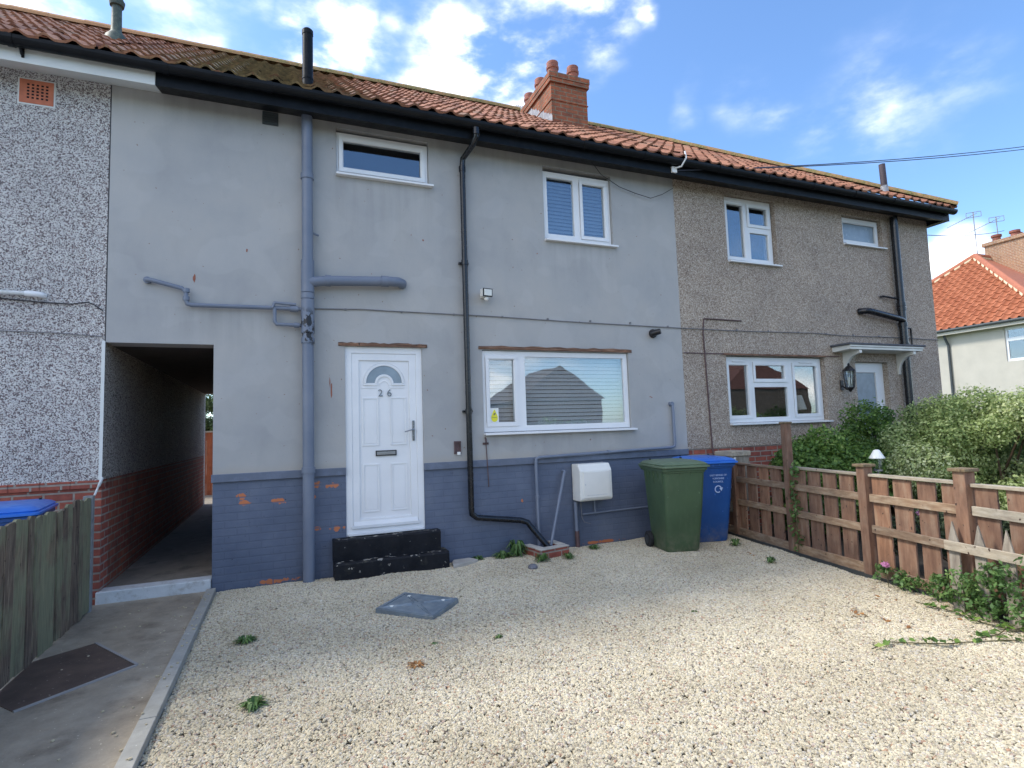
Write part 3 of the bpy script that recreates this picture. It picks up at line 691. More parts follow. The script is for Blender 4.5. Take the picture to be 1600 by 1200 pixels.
# lintels
def lintel(parent, x0, x1, z, seed, mat='rotten_wood', h=.032):
    rg = random.Random(seed); m = MB(); n = 22; vs = []
    for k in range(n + 1):
        x = x0 + (x1 - x0) * k / n; d = .028 + rg.uniform(-.012, .004); hh = h * (1 + rg.uniform(-.2, .15))
        if k in (0, n): d *= .5
        vs += [(x, .02, z), (x, -d, z + .002), (x, -d * .8, z + hh), (x, .02, z + hh)]
    fs = []
    for k in range(n):
        i = k * 4; fs += [(i + j, i + (j + 1) % 4, i + 4 + (j + 1) % 4, i + 4 + j) for j in range(4)]
    fs += [(0, 1, 2, 3), (n * 4 + 3, n * 4 + 2, n * 4 + 1, n * 4)]
    m.add(vs, fs); return m.build('lintel', mat, parent)
lintel(H1, .53, 1.52, 2.468, 3, h=.04); lintel(H1, 2.15, 4.33, 2.466, 4, h=.045)
# windows
window(H1, .53, 1.58, 4.435, 4.93, [(.60, 1.50, 4.515, 4.845, True)], y=.035, sillout=.045)
window(H1, 3.105, 4.125, 3.935, 4.86, [(3.175, 3.565, 4.02, 4.785, False), (3.70, 4.04, 4.035, 4.765, True)], y=.045, blind=True, blindmat='blind_grey', tilt=.2)
w3 = window(H1, 2.20, 4.27, 1.465, 2.455, [(2.285, 2.615, 1.575, 2.355, True), (2.765, 4.205, 1.535, 2.39, False)], y=.03, blind=True, sillout=.05)
m = MB(); m.box(2.292, 2.402, .046, .048, 1.585, 1.755); st = m.build('warning_sticker', 'stickerwhite', w3, weld=False)
m = MB(); m.prism([(2.30, 1.64), (2.394, 1.64), (2.36, 1.72), (2.347, 1.742), (2.334, 1.72)], 'y', .0445, .0455); m.prism([(2.347 + .042 * math.cos(k * math.pi / 8), 1.63 + .042 * math.sin(k * math.pi / 8)) for k in range(16)], 'y', .0435, .0445)
m.build('sticker_print', 'yellow', w3, weld=False)
m = MB(); m.prism([(2.330, 1.668), (2.352, 1.672), (2.368, 1.70), (2.342, 1.692)], 'y', .0425, .0432); m.box(2.315, 2.378, .0425, .0432, 1.638, 1.643); m.build('sticker_symbol', 'inkgrey', w3, weld=False)
# front door
def front_door():
    m = MB(); m.panel(.60, 1.46, .40, 2.465, [(.672, 1.388, .47, 2.393)], .025, .10); d = m.build('door', 'upvc', H1, bevel=.004)
    m = MB(); m.panel(.672, 1.388, .47, 2.393, [(.75, 1.31, .57, 2.315)], .034, .085); m.build('door_frame', 'upvc', d, bevel=.004)
    m = MB(); cx, cz = 1.03, 2.085
    m.box(.75, 1.31, .052, .08, .57, 2.315)
    def rim(x0, x1, z0, z1):
        ring(m, x0, x1, z0, z1, .014, .044, .053); m.box(x0 + .028, x1 - .028, .047, .053, z0 + .028, z1 - .028)
    for a, b in ((.785, .965), (1.095, 1.275)):
        rim(a, b, .635, 1.16); rim(a, b, 1.36, 1.90)
    # moulding round the fan light: outer arc, inner arc, base bars
    def arc(r0, r1, z, x=cx, n=20, a0=0, a1=math.pi, y0=.040, y1=.053):
        for k in range(n):
            t0, t1 = a0 + (a1 - a0) * k / n, a0 + (a1 - a0) * (k + 1) / n
            vs = [(x + r * math.cos(t), yy, z + r * math.sin(t)) for yy in (y0, y1) for r, t in ((r0, t0), (r1, t0), (r1, t1), (r0, t1))]
            m.add(vs, [(0, 1, 2, 3), (7, 6, 5, 4), (0, 4, 5, 1), (1, 5, 6, 2), (2, 6, 7, 3), (3, 7, 4, 0)])
    arc(.200, .222, 2.06); arc(.232, .240, 2.06, y0=.046); arc(.080, .105, 2.055, a0=0, a1=math.pi, n=14); arc(.048, .058, 2.03, n=12, y0=.046)
    for a, b in ((.80, .95), (1.11, 1.26)): m.box(a, b, .040, .053, 2.035, 2.058); m.box(a - .02, b + .0, .046, .053, 2.005, 2.015)
    m.build('door_leaf', 'upvc', d, bevel=.002)
    m = MB(); n = 20; vs = [(cx + r * math.cos(math.pi * k / n), .0495, max(2.062, 2.058 + r * math.sin(math.pi * k / n))) for r in (.105, .200) for k in range(n + 1)]
    m.add(vs, [(k, k + 1, n + 2 + k, n + 1 + k) for k in range(n)]); m.build('fanlight', 'frosted', d)
    m = MB(); ring(m, .925, 1.155, 1.245, 1.305, .010, .036, .053); m.build('letterbox_surround', 'camblack', d)
    m = MB(); m.box(.936, 1.144, .040, .052, 1.256, 1.294); m.box(.945, 1.135, .036, .040, 1.268, 1.280); m.build('letterbox', 'steel', d, bevel=.002)
    m = MB(); m.box(1.335, 1.363, .020, .034, 1.40, 1.63); m.build('handle_plate', 'numeral', d, bevel=.006)
    m = MB(); m.tube([(1.349, .02, 1.53), (1.349, -.022, 1.53), (1.335, -.03, 1.528), (1.24, -.03, 1.505)], .008, 8); m.build('handle', 'steel', d, smooth=True)
    m = MB(); m.box(.655, 1.405, .0, .034, .475, .505); m.box(.62, 1.44, -.022, .024, .405, .425); m.prism([(.0, .505), (.034, .505), (.034, .545)], 'x', .68, 1.38); m.build('weather_bar', 'upvc_right', d, bevel=.002)
    text_obj('2', .115, 'numeral', d, (.985, .042, 1.945), 'house_number', .003); text_obj('6', .115, 'numeral', d, (1.085, .042, 1.945), 'house_number', .003)
front_door()
# roofs and eaves
roof(H1, XL, XR - .01, seed=11)
eaves(H1, -1.17, XR, 'fasciablack')
gutter(H1, -1.6, XR)
# dark box end where the white fascia stops
def pipe_clips(m, x, y, zs, r):
    for z in zs: m.lathe((x, y, z), [(r * 1.0, -.03), (r * 1.17, -.03), (r * 1.17, .03), (r, .03)], 16)
# soil pipe
m = MB(); m.tube([(.215, -.095, -.03), (.215, -.095, 4.98)], .058, 18); pipe_clips(m, .215, -.095, (1.14, 2.5, 2.98, 3.06, 3.34, 4.3), .058)
m.lathe((.215, -.095, 2.58), [(.058, -.01), (.067, 0), (.067, .36), (.058, .37)], 18); m.lathe((.215, -.095, 3.02), [(.058, -.01), (.068, 0), (.068, .30), (.058, .31)], 18)
m.tube([(.235, -.11, 3.13), (.33, -.115, 3.145), (.42, -.105, 3.16), (1.10, -.10, 3.20), (1.18, -.095, 3.20), (1.235, -.04, 3.20), (1.24, .0, 3.20)], .055, 16)
m.lathe((1.02, -.10, 3.196), [(.055, -.03), (.063, -.03), (.063, .05), (.055, .05)], 16, axis='x'); m.lathe((.42, -.105, 3.16), [(.055, -.03), (.062, -.03), (.062, .03), (.055, .03)], 16, axis='x')
m.tube([(.27, -.08, 3.68), (.33, -.05, 3.67)], .012, 8)
sp = m.build('soil_pipe', 'pipe_grey', H1, smooth=True)
m = MB(); m.tube([(.225, -.10, 4.98), (.225, -.10, 5.96)], .056, 16); m.lathe((.225, -.10, 5.92), [(.056, 0), (.060, .0), (.060, .05), (.04, .07)], 16); m.lathe((.225, -.10, 5.42), [(.056, -.02), (.060, -.02), (.060, .0), (.056, .0)], 16); m.build('vent_stack', 'fasciablack', sp, smooth=True)
m = MB(); m.tube([(.18, -.075, 3.29 + 0), (.16, -.06, 3.29)], .01, 6)
m = MB()
m.tube([(-1.26, .0, 3.07), (-1.26, -.05, 3.07), (-1.22, -.06, 3.065), (-.96, -.06, 3.00), (-.925, -.06, 2.97), (-.92, -.06, 2.88), (-.91, -.06, 2.845), (-.87, -.06, 2.835), (-.10, -.06, 2.845), (.16, -.07, 2.84)], .022, 10)
m.lathe((-1.26, -.02, 3.07), [(.026, -.02), (.034, -.02), (.034, .02), (.026, .02)], 12, axis='y'); m.lathe((-.92, -.06, 2.90), [(.022, -.02), (.030, -.02), (.030, .02), (.022, .02)], 12); m.lathe((-.92, -.06, 2.98), [(.022, -.02), (.030, -.02), (.030, .02), (.022, .02)], 12)
m.tube([(-.11, -.07, 2.845), (-.11, -.07, 2.70), (-.09, -.07, 2.67), (.16, -.08, 2.665)], .020, 10); m.tube([(-.13, -.08, 2.84), (-.11, -.085, 2.895), (.10, -.085, 2.885)], .018, 10)
m.lathe((.09, -.075, 2.84), [(.022, -.05), (.033, -.05), (.033, .03), (.022, .03)], 12, axis='x'); m.lathe((.10, -.08, 2.665), [(.02, -.02), (.028, -.02), (.028, .03), (.02, .03)], 12, axis='x')
m.build('waste_pipe', 'pipe_grey', H1, smooth=True)
# black square-ish downpipe
m = MB(); m.tube([(2.07, -.372, 5.05), (2.07, -.372, 4.93), (2.05, -.30, 4.86), (1.99, -.09, 4.78), (1.985, -.075, 4.70), (1.985, -.07, 3.9), (1.985, -.07, .60), (1.99, -.07, .53), (2.05, -.07, .485), (2.60, -.075, .405), (2.68, -.08, .375), (2.73, -.11, .30), (2.90, -.22, .06)], .034, 14)
m.lathe((2.07, -.372, 4.99), [(.036, -.04), (.045, -.04), (.045, .04), (.036, .04)], 14); pipe_clips(m, 1.985, -.07, (1.72, 3.5, 4.66), .036)
for z in (1.72, 3.5): m.box(1.925, 2.045, -.04, -.0, z - .012, z + .012)
m.build('downpipe', 'blackgloss', H1, smooth=True)
# painted small pipes low on the wall
m = MB()
m.tube([(4.92, -.0, 1.76), (4.92, -.035, 1.765), (4.925, -.045, 1.74), (4.93, -.045, 1.23), (4.92, -.045, 1.19), (4.87, -.045, 1.175), (2.88, -.045, 1.135), (2.84, -.045, 1.12), (2.835, -.045, 1.07), (2.84, -.045, .0)], .020, 10)
m.lathe((2.838, -.045, .66), [(.02, -.015), (.028, -.015), (.028, .015), (.02, .015)], 10); m.lathe((3.87, -.045, 1.155), [(.02, -.015), (.028, -.015), (.028, .015), (.02, .015)], 10, axis='x'); m.lathe((4.92, -.02, 1.765), [(.022, -.03), (.032, -.03), (.032, .02), (.022, .02)], 10, axis='y')
m.tube([(3.22, .0, .95), (3.22, -.05, .945), (3.20, -.06, .90), (2.94, -.16, .08)], .019, 10)
m.tube([(3.36, -.04, .56), (3.365, -.04, .05)], .023, 10)
m.tube([(3.64, -.03, .56), (3.645, -.03, .40)], .013, 8); m.tube([(3.46, -.03, .395), (3.66, -.03, .398), (4.6, -.03, .41)], .012, 8)
m.build('painted_pipe', 'pipe_grey', H1, smooth=True)
m = MB(); m.tube([(3.367, -.04, .20), (3.370, -.04, -.02)], .028, 10); m.build('pipe_sleeve', 'hook', H1, smooth=True)
m = MB(); m.tube([(3.44, -.03, .57), (3.445, -.04, .36), (3.47, -.05, .30), (3.56, -.05, .27)], .004, 6); m.build('loose_wire', 'cable', H1)
# little vents, air bricks, hooks
m = MB(); m.box(-.235, -.075, -.012, .0, 4.865, 5.01)
for k in range(5): m.box(-.225, -.085, -.02, -.012, 4.88 + k * .026, 4.892 + k * .026)
m.build('wall_vent', 'vent_dark', H1, bevel=.002)
m = MB(); ring(m, 1.815, 1.895, 1.225, 1.375, .014, -.022, .0); m.box(1.83, 1.88, -.006, .0, 1.24, 1.36); m.build('socket_recess', 'hook', H1, bevel=.003)
m = MB(); m.box(1.845, 1.885, -.03, -.022, 1.215, 1.25); m.build('socket_label', 'stickerwhite', H1, bevel=.002)
m = MB(); m.tube([(2.20, -.01, 1.40), (2.20, -.03, 1.39), (2.205, -.03, 1.34)], .010, 8); m.tube([(2.205, -.02, 1.345), (2.225, -.02, .82)], .006, 6); m.box(2.17, 2.24, -.015, 0, 1.32, 1.345); m.build('hook', 'hook', H1)
# chips of bare render
rg = random.Random(5)
for x, z, w, h in ((-.86, 3.12, .012, .045), (-.38, 3.46, .010, .02), (.455, 1.98, .010, .10), (.44, 2.07, .006, .06), (1.50, 3.75, .011, .011), (1.36, 3.80, .006, .006), (.9, 3.3, .005, .005), (4.62, 1.86, .012, .006), (2.98, 3.72, .008, .008), (4.6, 1.87, .02, .004)):
    n = 9; m = MB(); m.prism([(x + w * math.cos(k * 2 * math.pi / n) * rg.uniform(.6, 1.2), z + h * math.sin(k * 2 * math.pi / n) * rg.uniform(.6, 1.2)) for k in range(n)], 'y', -.0025, .001); m.build('render_chip', 'terracotta_dark', H1)
# chimney
CH = MB(); CH.box(4.32, 5.04, 2.02, 4.9, 6.3, 7.56); ch = CH.build('chimney', 'brick_chimney', H1)
m = MB(); m.box(4.305, 5.055, 2.005, 4.915, 7.23, 7.245); m.box(4.285, 5.075, 1.985, 4.935, 7.555, 7.63); m.box(4.275, 5.085, 1.975, 4.945, 7.632, 7.735); m.build('corbel', 'brick_chimney', ch, bevel=.004)
m = MB(); m.box(4.34, 5.02, 2.04, 4.88, 7.735, 7.76); m.build('flaunching', 'mortar', ch, bevel=.01)
for i, (x, y_) in enumerate(((4.46, 2.20), (4.87, 2.20), (4.46, 2.72), (4.46, 3.22), (4.46, 3.75), (4.87, 3.0))):
    m = MB(); m.lathe((x, y_, 7.75), [(.095, 0), (.100, .02), (.096, .16), (.112, .17), (.115, .21), (.100, .225), (.108, .29), (.102, .30), (.08, .30), (.075, .12)], 18); m.build('chimney_pot', 'clay_pot', ch, smooth=True)
m = MB(); rg = random.Random(9)
for k in range(9):
    x = 4.30 + k * .085; h = .045
    m.obox((4.66 if False else x, 1.99, 6.74), (1, 0, 0), (0, .82, .57), (0, -.57, .82), .045, .09, .012)
for k in range(16):
    y_ = 2.0 + k * .10; z = EZ + (y_ - EY) * VD.z / VD.y + .07; m.add([(4.315, y_, z - .05), (4.315, y_ + .10, z), (4.315, y_ + .10, z + .16), (4.315, y_ + .05, z + .16 + rg.uniform(-.02, .02)), (4.315, y_, z + .10)], [(0, 1, 2, 3, 4)])
m.build('flashing', 'lead', ch, weld=False)
m = MB(); m.box(4.2, 5.14, 1.93, 2.02, 6.70, 6.82); 

# ------------------------------------------------------------------ LEFT HOUSE
H0 = thing('terraced_house', 'house at the far left with white and dark pebbledash above red brick', 'house', (-4.5, 3.5, 0), group=None)
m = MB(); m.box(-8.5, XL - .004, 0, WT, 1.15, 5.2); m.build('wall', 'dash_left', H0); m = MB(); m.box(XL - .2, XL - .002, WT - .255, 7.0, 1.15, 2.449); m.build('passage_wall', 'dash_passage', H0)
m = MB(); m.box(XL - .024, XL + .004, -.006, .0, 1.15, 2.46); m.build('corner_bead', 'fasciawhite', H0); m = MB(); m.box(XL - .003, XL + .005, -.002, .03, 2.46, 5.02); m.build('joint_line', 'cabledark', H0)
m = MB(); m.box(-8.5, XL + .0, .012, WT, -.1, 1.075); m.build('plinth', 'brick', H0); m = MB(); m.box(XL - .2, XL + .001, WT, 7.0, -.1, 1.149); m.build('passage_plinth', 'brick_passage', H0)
m = MB(); x = -1.612
while x > -6:
    m.box(x - .215, x, -.010, .012, 1.078, 1.148); x -= .226
m.box(-6, XL - .01, -.004, .2, 1.075, 1.150); m.build('brick_course', 'brick', H0, bevel=.004)
m = MB(); m.box(-8.5, XL, 7.0, 7.2, -.1, 5.2); m.box(-8.5, -8.3, 0, 7, -.1, 5.2); m.build('rear_wall', 'dash_left', H0)
roof(H0, -8.2, XL - .01, seed=3)
eaves(H0, -8.3, -1.172, 'fasciawhite'); gutter(H0, -8.3, -1.6)
m = MB(); m.tube([(-2.19 + 0, -.30, 5.02), (-2.19, -.33, 4.985), (-2.19, -.36, 5.02)], .012, 6); m.box(-2.20, -2.18, -.315, -.30, 4.97, 5.06); m.build('gutter_bracket', 'blackpaint', H0)
m = MB(); m.panel(-2.315, -2.055, 4.705, 4.935, [(-2.315 + .052 + i * .036 + .004, -2.315 + .052 + i * .036 + .024, 4.75 + j * .032, 4.75 + j * .032 + .019) for i in range(5) for j in range(5)], -.010, .002); m.build('air_brick', 'airbrick', H0, weld=True)
m = MB(); m.box(-2.33, -2.04, -.005, .001, 4.69, 4.95); m.build('air_brick_bed', 'fasciawhite', H0)
m = MB(); m.box(-2.27, -2.09, -.0065, -.005, 4.745, 4.905); m.build('air_brick_holes', 'blackpaint', H0)
m = MB(); m.tube([(-3.6, -.05, 2.895), (-2.19, -.05, 2.875)], .021, 12); m.build('waste_pipe', 'whitepipe', H0, smooth=True)
m = MB(); m.tube([(-2.20, -.05, 2.876), (-2.11, -.05, 2.872), (-2.085, -.035, 2.87), (-2.08, 0, 2.87)], .027, 12); m.build('waste_pipe_elbow', 'upvc', H0, smooth=True)
m = MB(); m.tube([(-3.6, -.02, 2.86), (-2.38, -.02, 2.825), (-2.1, -.02, 2.805), (-1.86, -.02, 2.80), (-1.74, -.02, 2.825), (-1.68, -.02, 2.80), (-1.615, -.02, 2.745)], .006, 6); m.build('cable', 'cabledark', H0)
m = MB(); m.tube([(-3.6, -.012, 2.55), (-2.0, -.012, 2.525), (-1.61, -.012, 2.50)], .005, 6); m.build('thin_cable', 'cable', H0)
m = MB(); m.lathe((-1.93, 1.45, 6.42), [(.14, -.10), (.115, .02), (.075, .07), (.058, .10), (.054, .42), (.075, .43), (.085, .49), (.072, .51), (.056, .56), (.06, .72), (.07, .80), (.065, .95)], 20)
m.build('roof_flue', 'flue', H0, smooth=True)
m = MB(); m.tube([(-1.595, -.06, 1.13), (-1.615, -.14, 1.02)], .009, 8); m.tube([(-1.59, -.02, 1.17), (-1.60, -.075, 1.10)], .013, 8); m.build('gate_stay', 'whitepipe', H0)

# ------------------------------------------------------------------ RIGHT HOUSE
H2 = thing('terraced_house', 'end-terrace house with tan pebbledash and a small white door canopy', 'house', (8, 3.5, 0))
ops = [(6.12, 7.13, 3.895, 4.93), (8.63, 9.62, 4.40, 4.90), (5.96, 7.97, 1.465, 2.465), (8.67, 9.46, .40, 2.41)]
m = MB(); m.panel(XR + .001, XC, 1.13, 5.2, ops, 0, WT); m.panel(WT, 7.0, 1.13, 5.2, [], XC - .2, XC, plane='yz'); m.build('wall', 'dash_right', H2)
m = MB(); m.panel(XR + .001, XC, -.1, 1.13, [(8.67, 9.46, .4, 1.13)], .012, WT); m.box(XC - .2, XC - .01, WT, 7.0, -.1, 1.13); m.build('plinth', 'brick', H2)
m = MB(); m.box(XR + .001, XC, 7.0, 7.2, -.1, 5.2); m.build('rear_wall', 'dash_right', H2)
m = MB(); m.box(XR, XC - .2, WT + .01, 6.99, .02, .1); m.box(XR, XC - .2, WT + .01, 6.99, 2.68, 2.78); m.box(XR, XC - .2, WT + .01, 6.99, 5.0, 5.05); m.box(XR, XR + .1, WT + .01, 6.9, .1, 5); m.box(XR + .1, XC - .2, 3.4, 3.45, .1, 2.68); m.box(XR + .1, XC - .2, 3.4, 3.45, 2.78, 5.0); m.build('interior', 'dark', H2, weld=False)
window(H2, 6.14, 7.11, 3.905, 4.92, [(6.215, 6.535, 3.985, 4.815, True), (6.66, 7.03, 4.53, 4.81, True), (6.66, 7.03, 3.985, 4.40, False)], y=.07, mat='upvc_right', sillout=.07, vents=[(6.24, 6.5, 4.862)])
window(H2, 8.65, 9.60, 4.41, 4.885, [(8.725, 9.525, 4.49, 4.80, True)], y=.07, mat='upvc_right', sillout=.07, frost=True)
window(H2, 5.975, 7.955, 1.475, 2.455, [(6.06, 6.42, 1.575, 2.335, True), (6.575, 7.17, 2.12, 2.335, True), (6.54, 7.21, 1.545, 2.00, False), (7.375, 7.85, 1.575, 2.335, True)], y=.07, mat='upvc_right', sillout=.07, vents=[(6.12, 6.36, 2.385), (7.47, 7.76, 2.385)])
lintel(H2, 5.9, 8.0, 2.468, 8, h=.026)
m = MB(); m.box(5.20, 5.94, -.010, .004, 2.478, 2.492); m.build('bed_joint', 'hook', H2); m = MB(); m.box(8.0, 8.3, -.010, .004, 2.478, 2.492); m.build('bed_joint', 'hook', H2)
# door
m = MB(); m.panel(8.67, 9.46, .40, 2.41, [(8.79, 9.27, .55, 2.24)], .09, .15); dr = m.build('door', 'upvc_right', H2, bevel=.004)
m = MB(); m.box(8.785, 9.275, .115, .12, 1.45, 2.245); m.build('door_pane', 'frosted', dr); m = MB(); m.box(8.785, 9.275, .10, .14, .545, 1.45); m.build('door_panel', 'upvc_right', dr, bevel=.003)
# canopy
m = MB(); m.box(8.12, 9.95, -.34, .0, 2.635, 2.665); cn = m.build('canopy', 'feltgrey', H2, bevel=.004)
m = MB(); m.prism([(-.31, 2.565), (.0, 2.55), (.0, 2.633), (-.325, 2.633), (-.325, 2.605), (-.31, 2.60)], 'x', 8.16, 9.91); m.build('canopy_trim', 'canopy', cn, bevel=.004)
for x in (8.42, 9.72):
    out = [(0, 2.20), (-.03, 2.20)] + [(-.26 + .23 * math.cos(R(k * 9)), 2.22 + .28 * math.sin(R(k * 9))) for k in range(1, 10)] + [(-.295, 2.51), (-.295, 2.56), (0, 2.56)]
    m = MB(); m.prism(out, 'x', x - .03, x + .03); m.build('bracket', 'canopy', cn, bevel=.004)
roof(H2, XR, XE, hip=True, seed=21)
eaves(H2, XR, 10.99, 'fasciablack'); gutter(H2, XR, XE + .05)
m = MB(); m.box(XC + .10, XC + .13, -.28, 7.2, 4.93, 5.10); m.box(XC, XC + .13, -.28, 7.2, 4.93, 4.945); m.build('side_fascia', 'fasciablack', H2)
m = MB(); m.tube([(9.80, -.095, -.05), (9.80, -.095, 4.95)], .06, 16); pipe_clips(m, 9.80, -.095, (3.05, 3.32, 3.40, 2.7), .06)
m.tube([(9.78, -.11, 3.12), (9.70, -.12, 3.14), (9.0, -.11, 3.24), (8.92, -.10, 3.25), (8.87, -.04, 3.25), (8.86, 0, 3.25)], .052, 14)
m.tube([(9.76, -.08, 3.50), (9.42, -.06, 3.53), (9.38, -.02, 3.53)], .018, 8); m.tube([(9.86, -.08, 3.0), (10.04, -.06, 3.0), (10.05, -.06, 2.97), (10.05, -.06, 2.66), (10.04, -.06, 2.64), (9.86, -.08, 2.64)], .016, 8)
m.build('soil_pipe', 'blackgloss', H2, smooth=True)
m = MB(); m.tube([(9.98, .12, 5.2), (9.97, .12, 5.62)], .060, 14); m.build('stack_collar', 'lead', H2, smooth=True)
m = MB(); m.tube([(9.97, .12, 5.62), (9.955, .12, 6.02)], .052, 14); m.build('stack_pipe', 'stackpipe', H2, smooth=True)
m = MB(); m.tube([(6.29, -.012, 2.985), (5.60, -.012, 2.99), (5.585, -.012, 2.975), (5.56, -.012, 2.78), (5.60, -.012, 1.15), (5.61, -.03, .9)], .010, 8); m.build('conduit', 'hook', H2)
# lamp shade on the inside sill, seen through the right pane
ls = MB(); ls.lathe((7.66, .30, 1.60), [(.02, 0), (.02, .04), (.135, .05), (.075, .28), (.07, .28)], 18); tag(ls.build('table_lamp', 'curtain', smooth=True), 'cream lampshade behind the right pane of the ground-floor window of the tan house', 'lamp')
cb = MB(); cb.box(7.42, 7.95, .26, .5, .1, 1.58); 

# ------------------------------------------------------------------ WALL-MOUNTED THINGS
# cable along the walls
m = MB(); m.tube([(.28, -.012, 2.865), (.8, -.012, 2.885), (1.1, -.012, 2.880), (2.27, -.012, 2.875), (3.6, -.012, 2.85), (5.14, -.012, 2.835), (6.2, -.014, 2.83), (7.8, -.014, 2.85), (8.4, -.014, 2.83), (9.7, -.014, 2.84), (10.85, -.014, 2.83)], .0065, 6)
for k in range(16): m.box(.6 + k * .62, .62 + k * .62, -.02, 0, 2.84 if k > 6 else 2.865, 2.86 if k > 6 else 2.885)
tag(m.build('wall_cable', 'cable'), 'thin grey cable clipped along the house fronts between the two floors', 'cable')
m = MB(); m.tube([(5.15, -.06, 4.86), (4.95, -.05, 4.74), (4.75, -.045, 4.66), (4.5, -.04, 4.70), (4.25, -.035, 4.76), (3.95, -.06, 4.88), (3.6, -.29, 4.99)], .0045, 6)
tag(m.build('loose_cable', 'cabledark'), 'slack dark cable drooping across the top of the upstairs two-pane window', 'cable')
F1 = thing('floodlight', 'small security floodlight beside the black downpipe', 'floodlight', (2.25, 0, 3.1))
m = MB(); m.box(2.19, 2.24, -.05, 0, 3.09, 3.15); m.obox((2.235, -.095, 3.14), (1, .2, 0), (-.2, 1, .1), (0, -.1, 1), .062, .035, .045); m.build('housing', 'meter', F1, bevel=.006)
m = MB(); m.obox((2.243, -.134, 3.137), (1, .2, 0), (-.2, 1, .1), (0, -.1, 1), .066, .006, .05); m.build('rim', 'camblack', F1, bevel=.004)
m = MB(); m.obox((2.244, -.142, 3.137), (1, .2, 0), (-.2, 1, .1), (0, -.1, 1), .052, .003, .037); m.build('lens', 'bulb', F1)
m = MB(); m.lathe((2.235, -.10, 3.06), [(.012, .035), (.028, .02), (.028, 0), (.015, -.015)], 12); m.build('sensor', 'meter', F1, smooth=True)
F2 = thing('security_camera', 'small black dome camera on the grey wall near the right house boundary', 'camera', (4.69, 0, 2.74))
m = MB(); m.lathe((4.69, 0, 2.74), [(.06, 0), (.062, -.02), (.055, -.035), (.045, -.05)], 18, axis='y'); m.build('base', 'camblack', F2, smooth=True)
m = MB(); m.tube([(4.66, -.04, 2.735), (4.69, -.085, 2.745), (4.73, -.13, 2.755)], [.045, .043, .036], 14); m.build('lens_barrel', 'camblack', F2, smooth=True)
F3 = thing('wall_lantern', 'black carriage lantern on the tan wall beside the canopy door', 'lantern', (8.31, 0, 2.1))
lx, ly = 8.31, -.15
m = MB(); m.lathe((lx, ly, 2.235), [(.095, 0), (.085, .02), (.04, .07), (.015, .09), (.02, .10), (.008, .13)], 8); m.lathe((lx, ly, 1.93), [(.004, -.03), (.02, -.02), (.03, .0), (.06, .03), (.065, .045)], 8)
for k in range(8):
    th = k * math.pi / 4; m.tube([(lx + .062 * math.cos(th), ly + .062 * math.sin(th), 1.97), (lx + .085 * math.cos(th), ly + .085 * math.sin(th), 2.24)], .006, 6)
m.tube([(lx, -.0, 2.02), (lx, -.09, 1.95), (lx, ly, 1.93)], .012, 8); m.box(lx - .03, lx + .03, -.015, 0, 1.94, 2.10); m.build('frame', 'camblack', F3)
m = MB(); m.lathe((lx, ly, 1.98), [(.052, 0), (.072, .25)], 8); m.build('glazing', 'glass', F3, weld=False)
m = MB(); m.lathe((lx, ly, 2.0), [(.012, 0), (.028, .05), (.03, .10), (.012, .14)], 10); m.build('bulb', 'bulb', F3, smooth=True)
# meter box: tapered cabinet
F4 = thing('meter_box', 'cream gas meter cabinet on the blue-grey painted brick', 'meter box', (3.55, 0, .56))
m = MB(); m.prism([(0, .575), (-.19, .575), (-.215, .60), (-.215, .945), (-.16, 1.03), (0, 1.03)], 'x', 3.345, 3.80); m.build('cabinet', 'meter', F4, bevel=.012)
m = MB(); m.obox((3.5725, -.220, .775), (1, 0, 0), (0, 1, 0), (0, 0, 1), .185, .006, .160); m.build('door', 'meter', F4, bevel=.004)
m = MB(); m.box(3.43, 3.72, -.2275, -.2265, .645, .652); m.box(3.405, 3.418, -.2285, -.2265, .77, .79); m.build('lock', 'whitepipe', F4)
# overhead wires
m = MB()
for k, dz in ((0, 0), (1, -.12)):
    P0 = Vector((5.0, -.31, 4.98)); P1 = Vector((26.0, -1.8, 10.1 + dz * 1.2)); pts = []
    for i in range(25):
        t_ = i / 24; p = P0.lerp(P1, t_); p.z -= 1.0 * 4 * t_ * (1 - t_) * .55; pts.append(p)
    m.tube(pts, .007, 5)
tag(m.build('overhead_wire', 'cableroof'), 'pair of overhead wires from the eaves up to the right across the blue sky', 'wire')
m = MB(); m.tube([(4.97, -.33, 5.0), (5.02, -.40, 5.0), (5.06, -.46, 5.10), (5.06, -.44, 5.20)], .012, 6); m.box(4.92, 5.0, -.33, -.303, 4.94, 5.02); tag(m.build('wire_bracket', 'stickerwhite'), 'small pale hook bracket on the black fascia where the overhead wires start', 'bracket')

# ------------------------------------------------------------------ STEPS, COVERS, GULLY
ds = thing('doorstep', 'black painted concrete double step below the white front door', 'doorstep', (1.05, -.15, 0))
def rough_block(x0, x1, y0, y1, z0, z1, seed):
    rg = random.Random(seed); m = MB(); n = 18; vs = []
    for k in range(n + 1):
        x = x0 + (x1 - x0) * k / n; j = lambda s: rg.uniform(-s, s)
        vs += [(x, y1, z0), (x, y0 + j(.003), z0), (x, y0 + j(.005), z1 - .018 + j(.004)), (x, y0 + .016 + j(.005), z1 + j(.003)), (x, y1, z1)]
    fs = [(k * 5 + j, k * 5 + (j + 1) % 5, k * 5 + 5 + (j + 1) % 5, k * 5 + 5 + j) for k in range(n) for j in range(5)]
    fs += [(0, 1, 2, 3, 4), tuple(n * 5 + i for i in (4, 3, 2, 1, 0))]
    return m.add(vs, fs)
rough_block(.455, 1.60, -.13, .02, .17, .397, 1).build('upper_step', 'step', ds)
rough_block(.46, 1.665, -.24, .02, -.03, .178, 2).build('lower_step', 'step', ds)
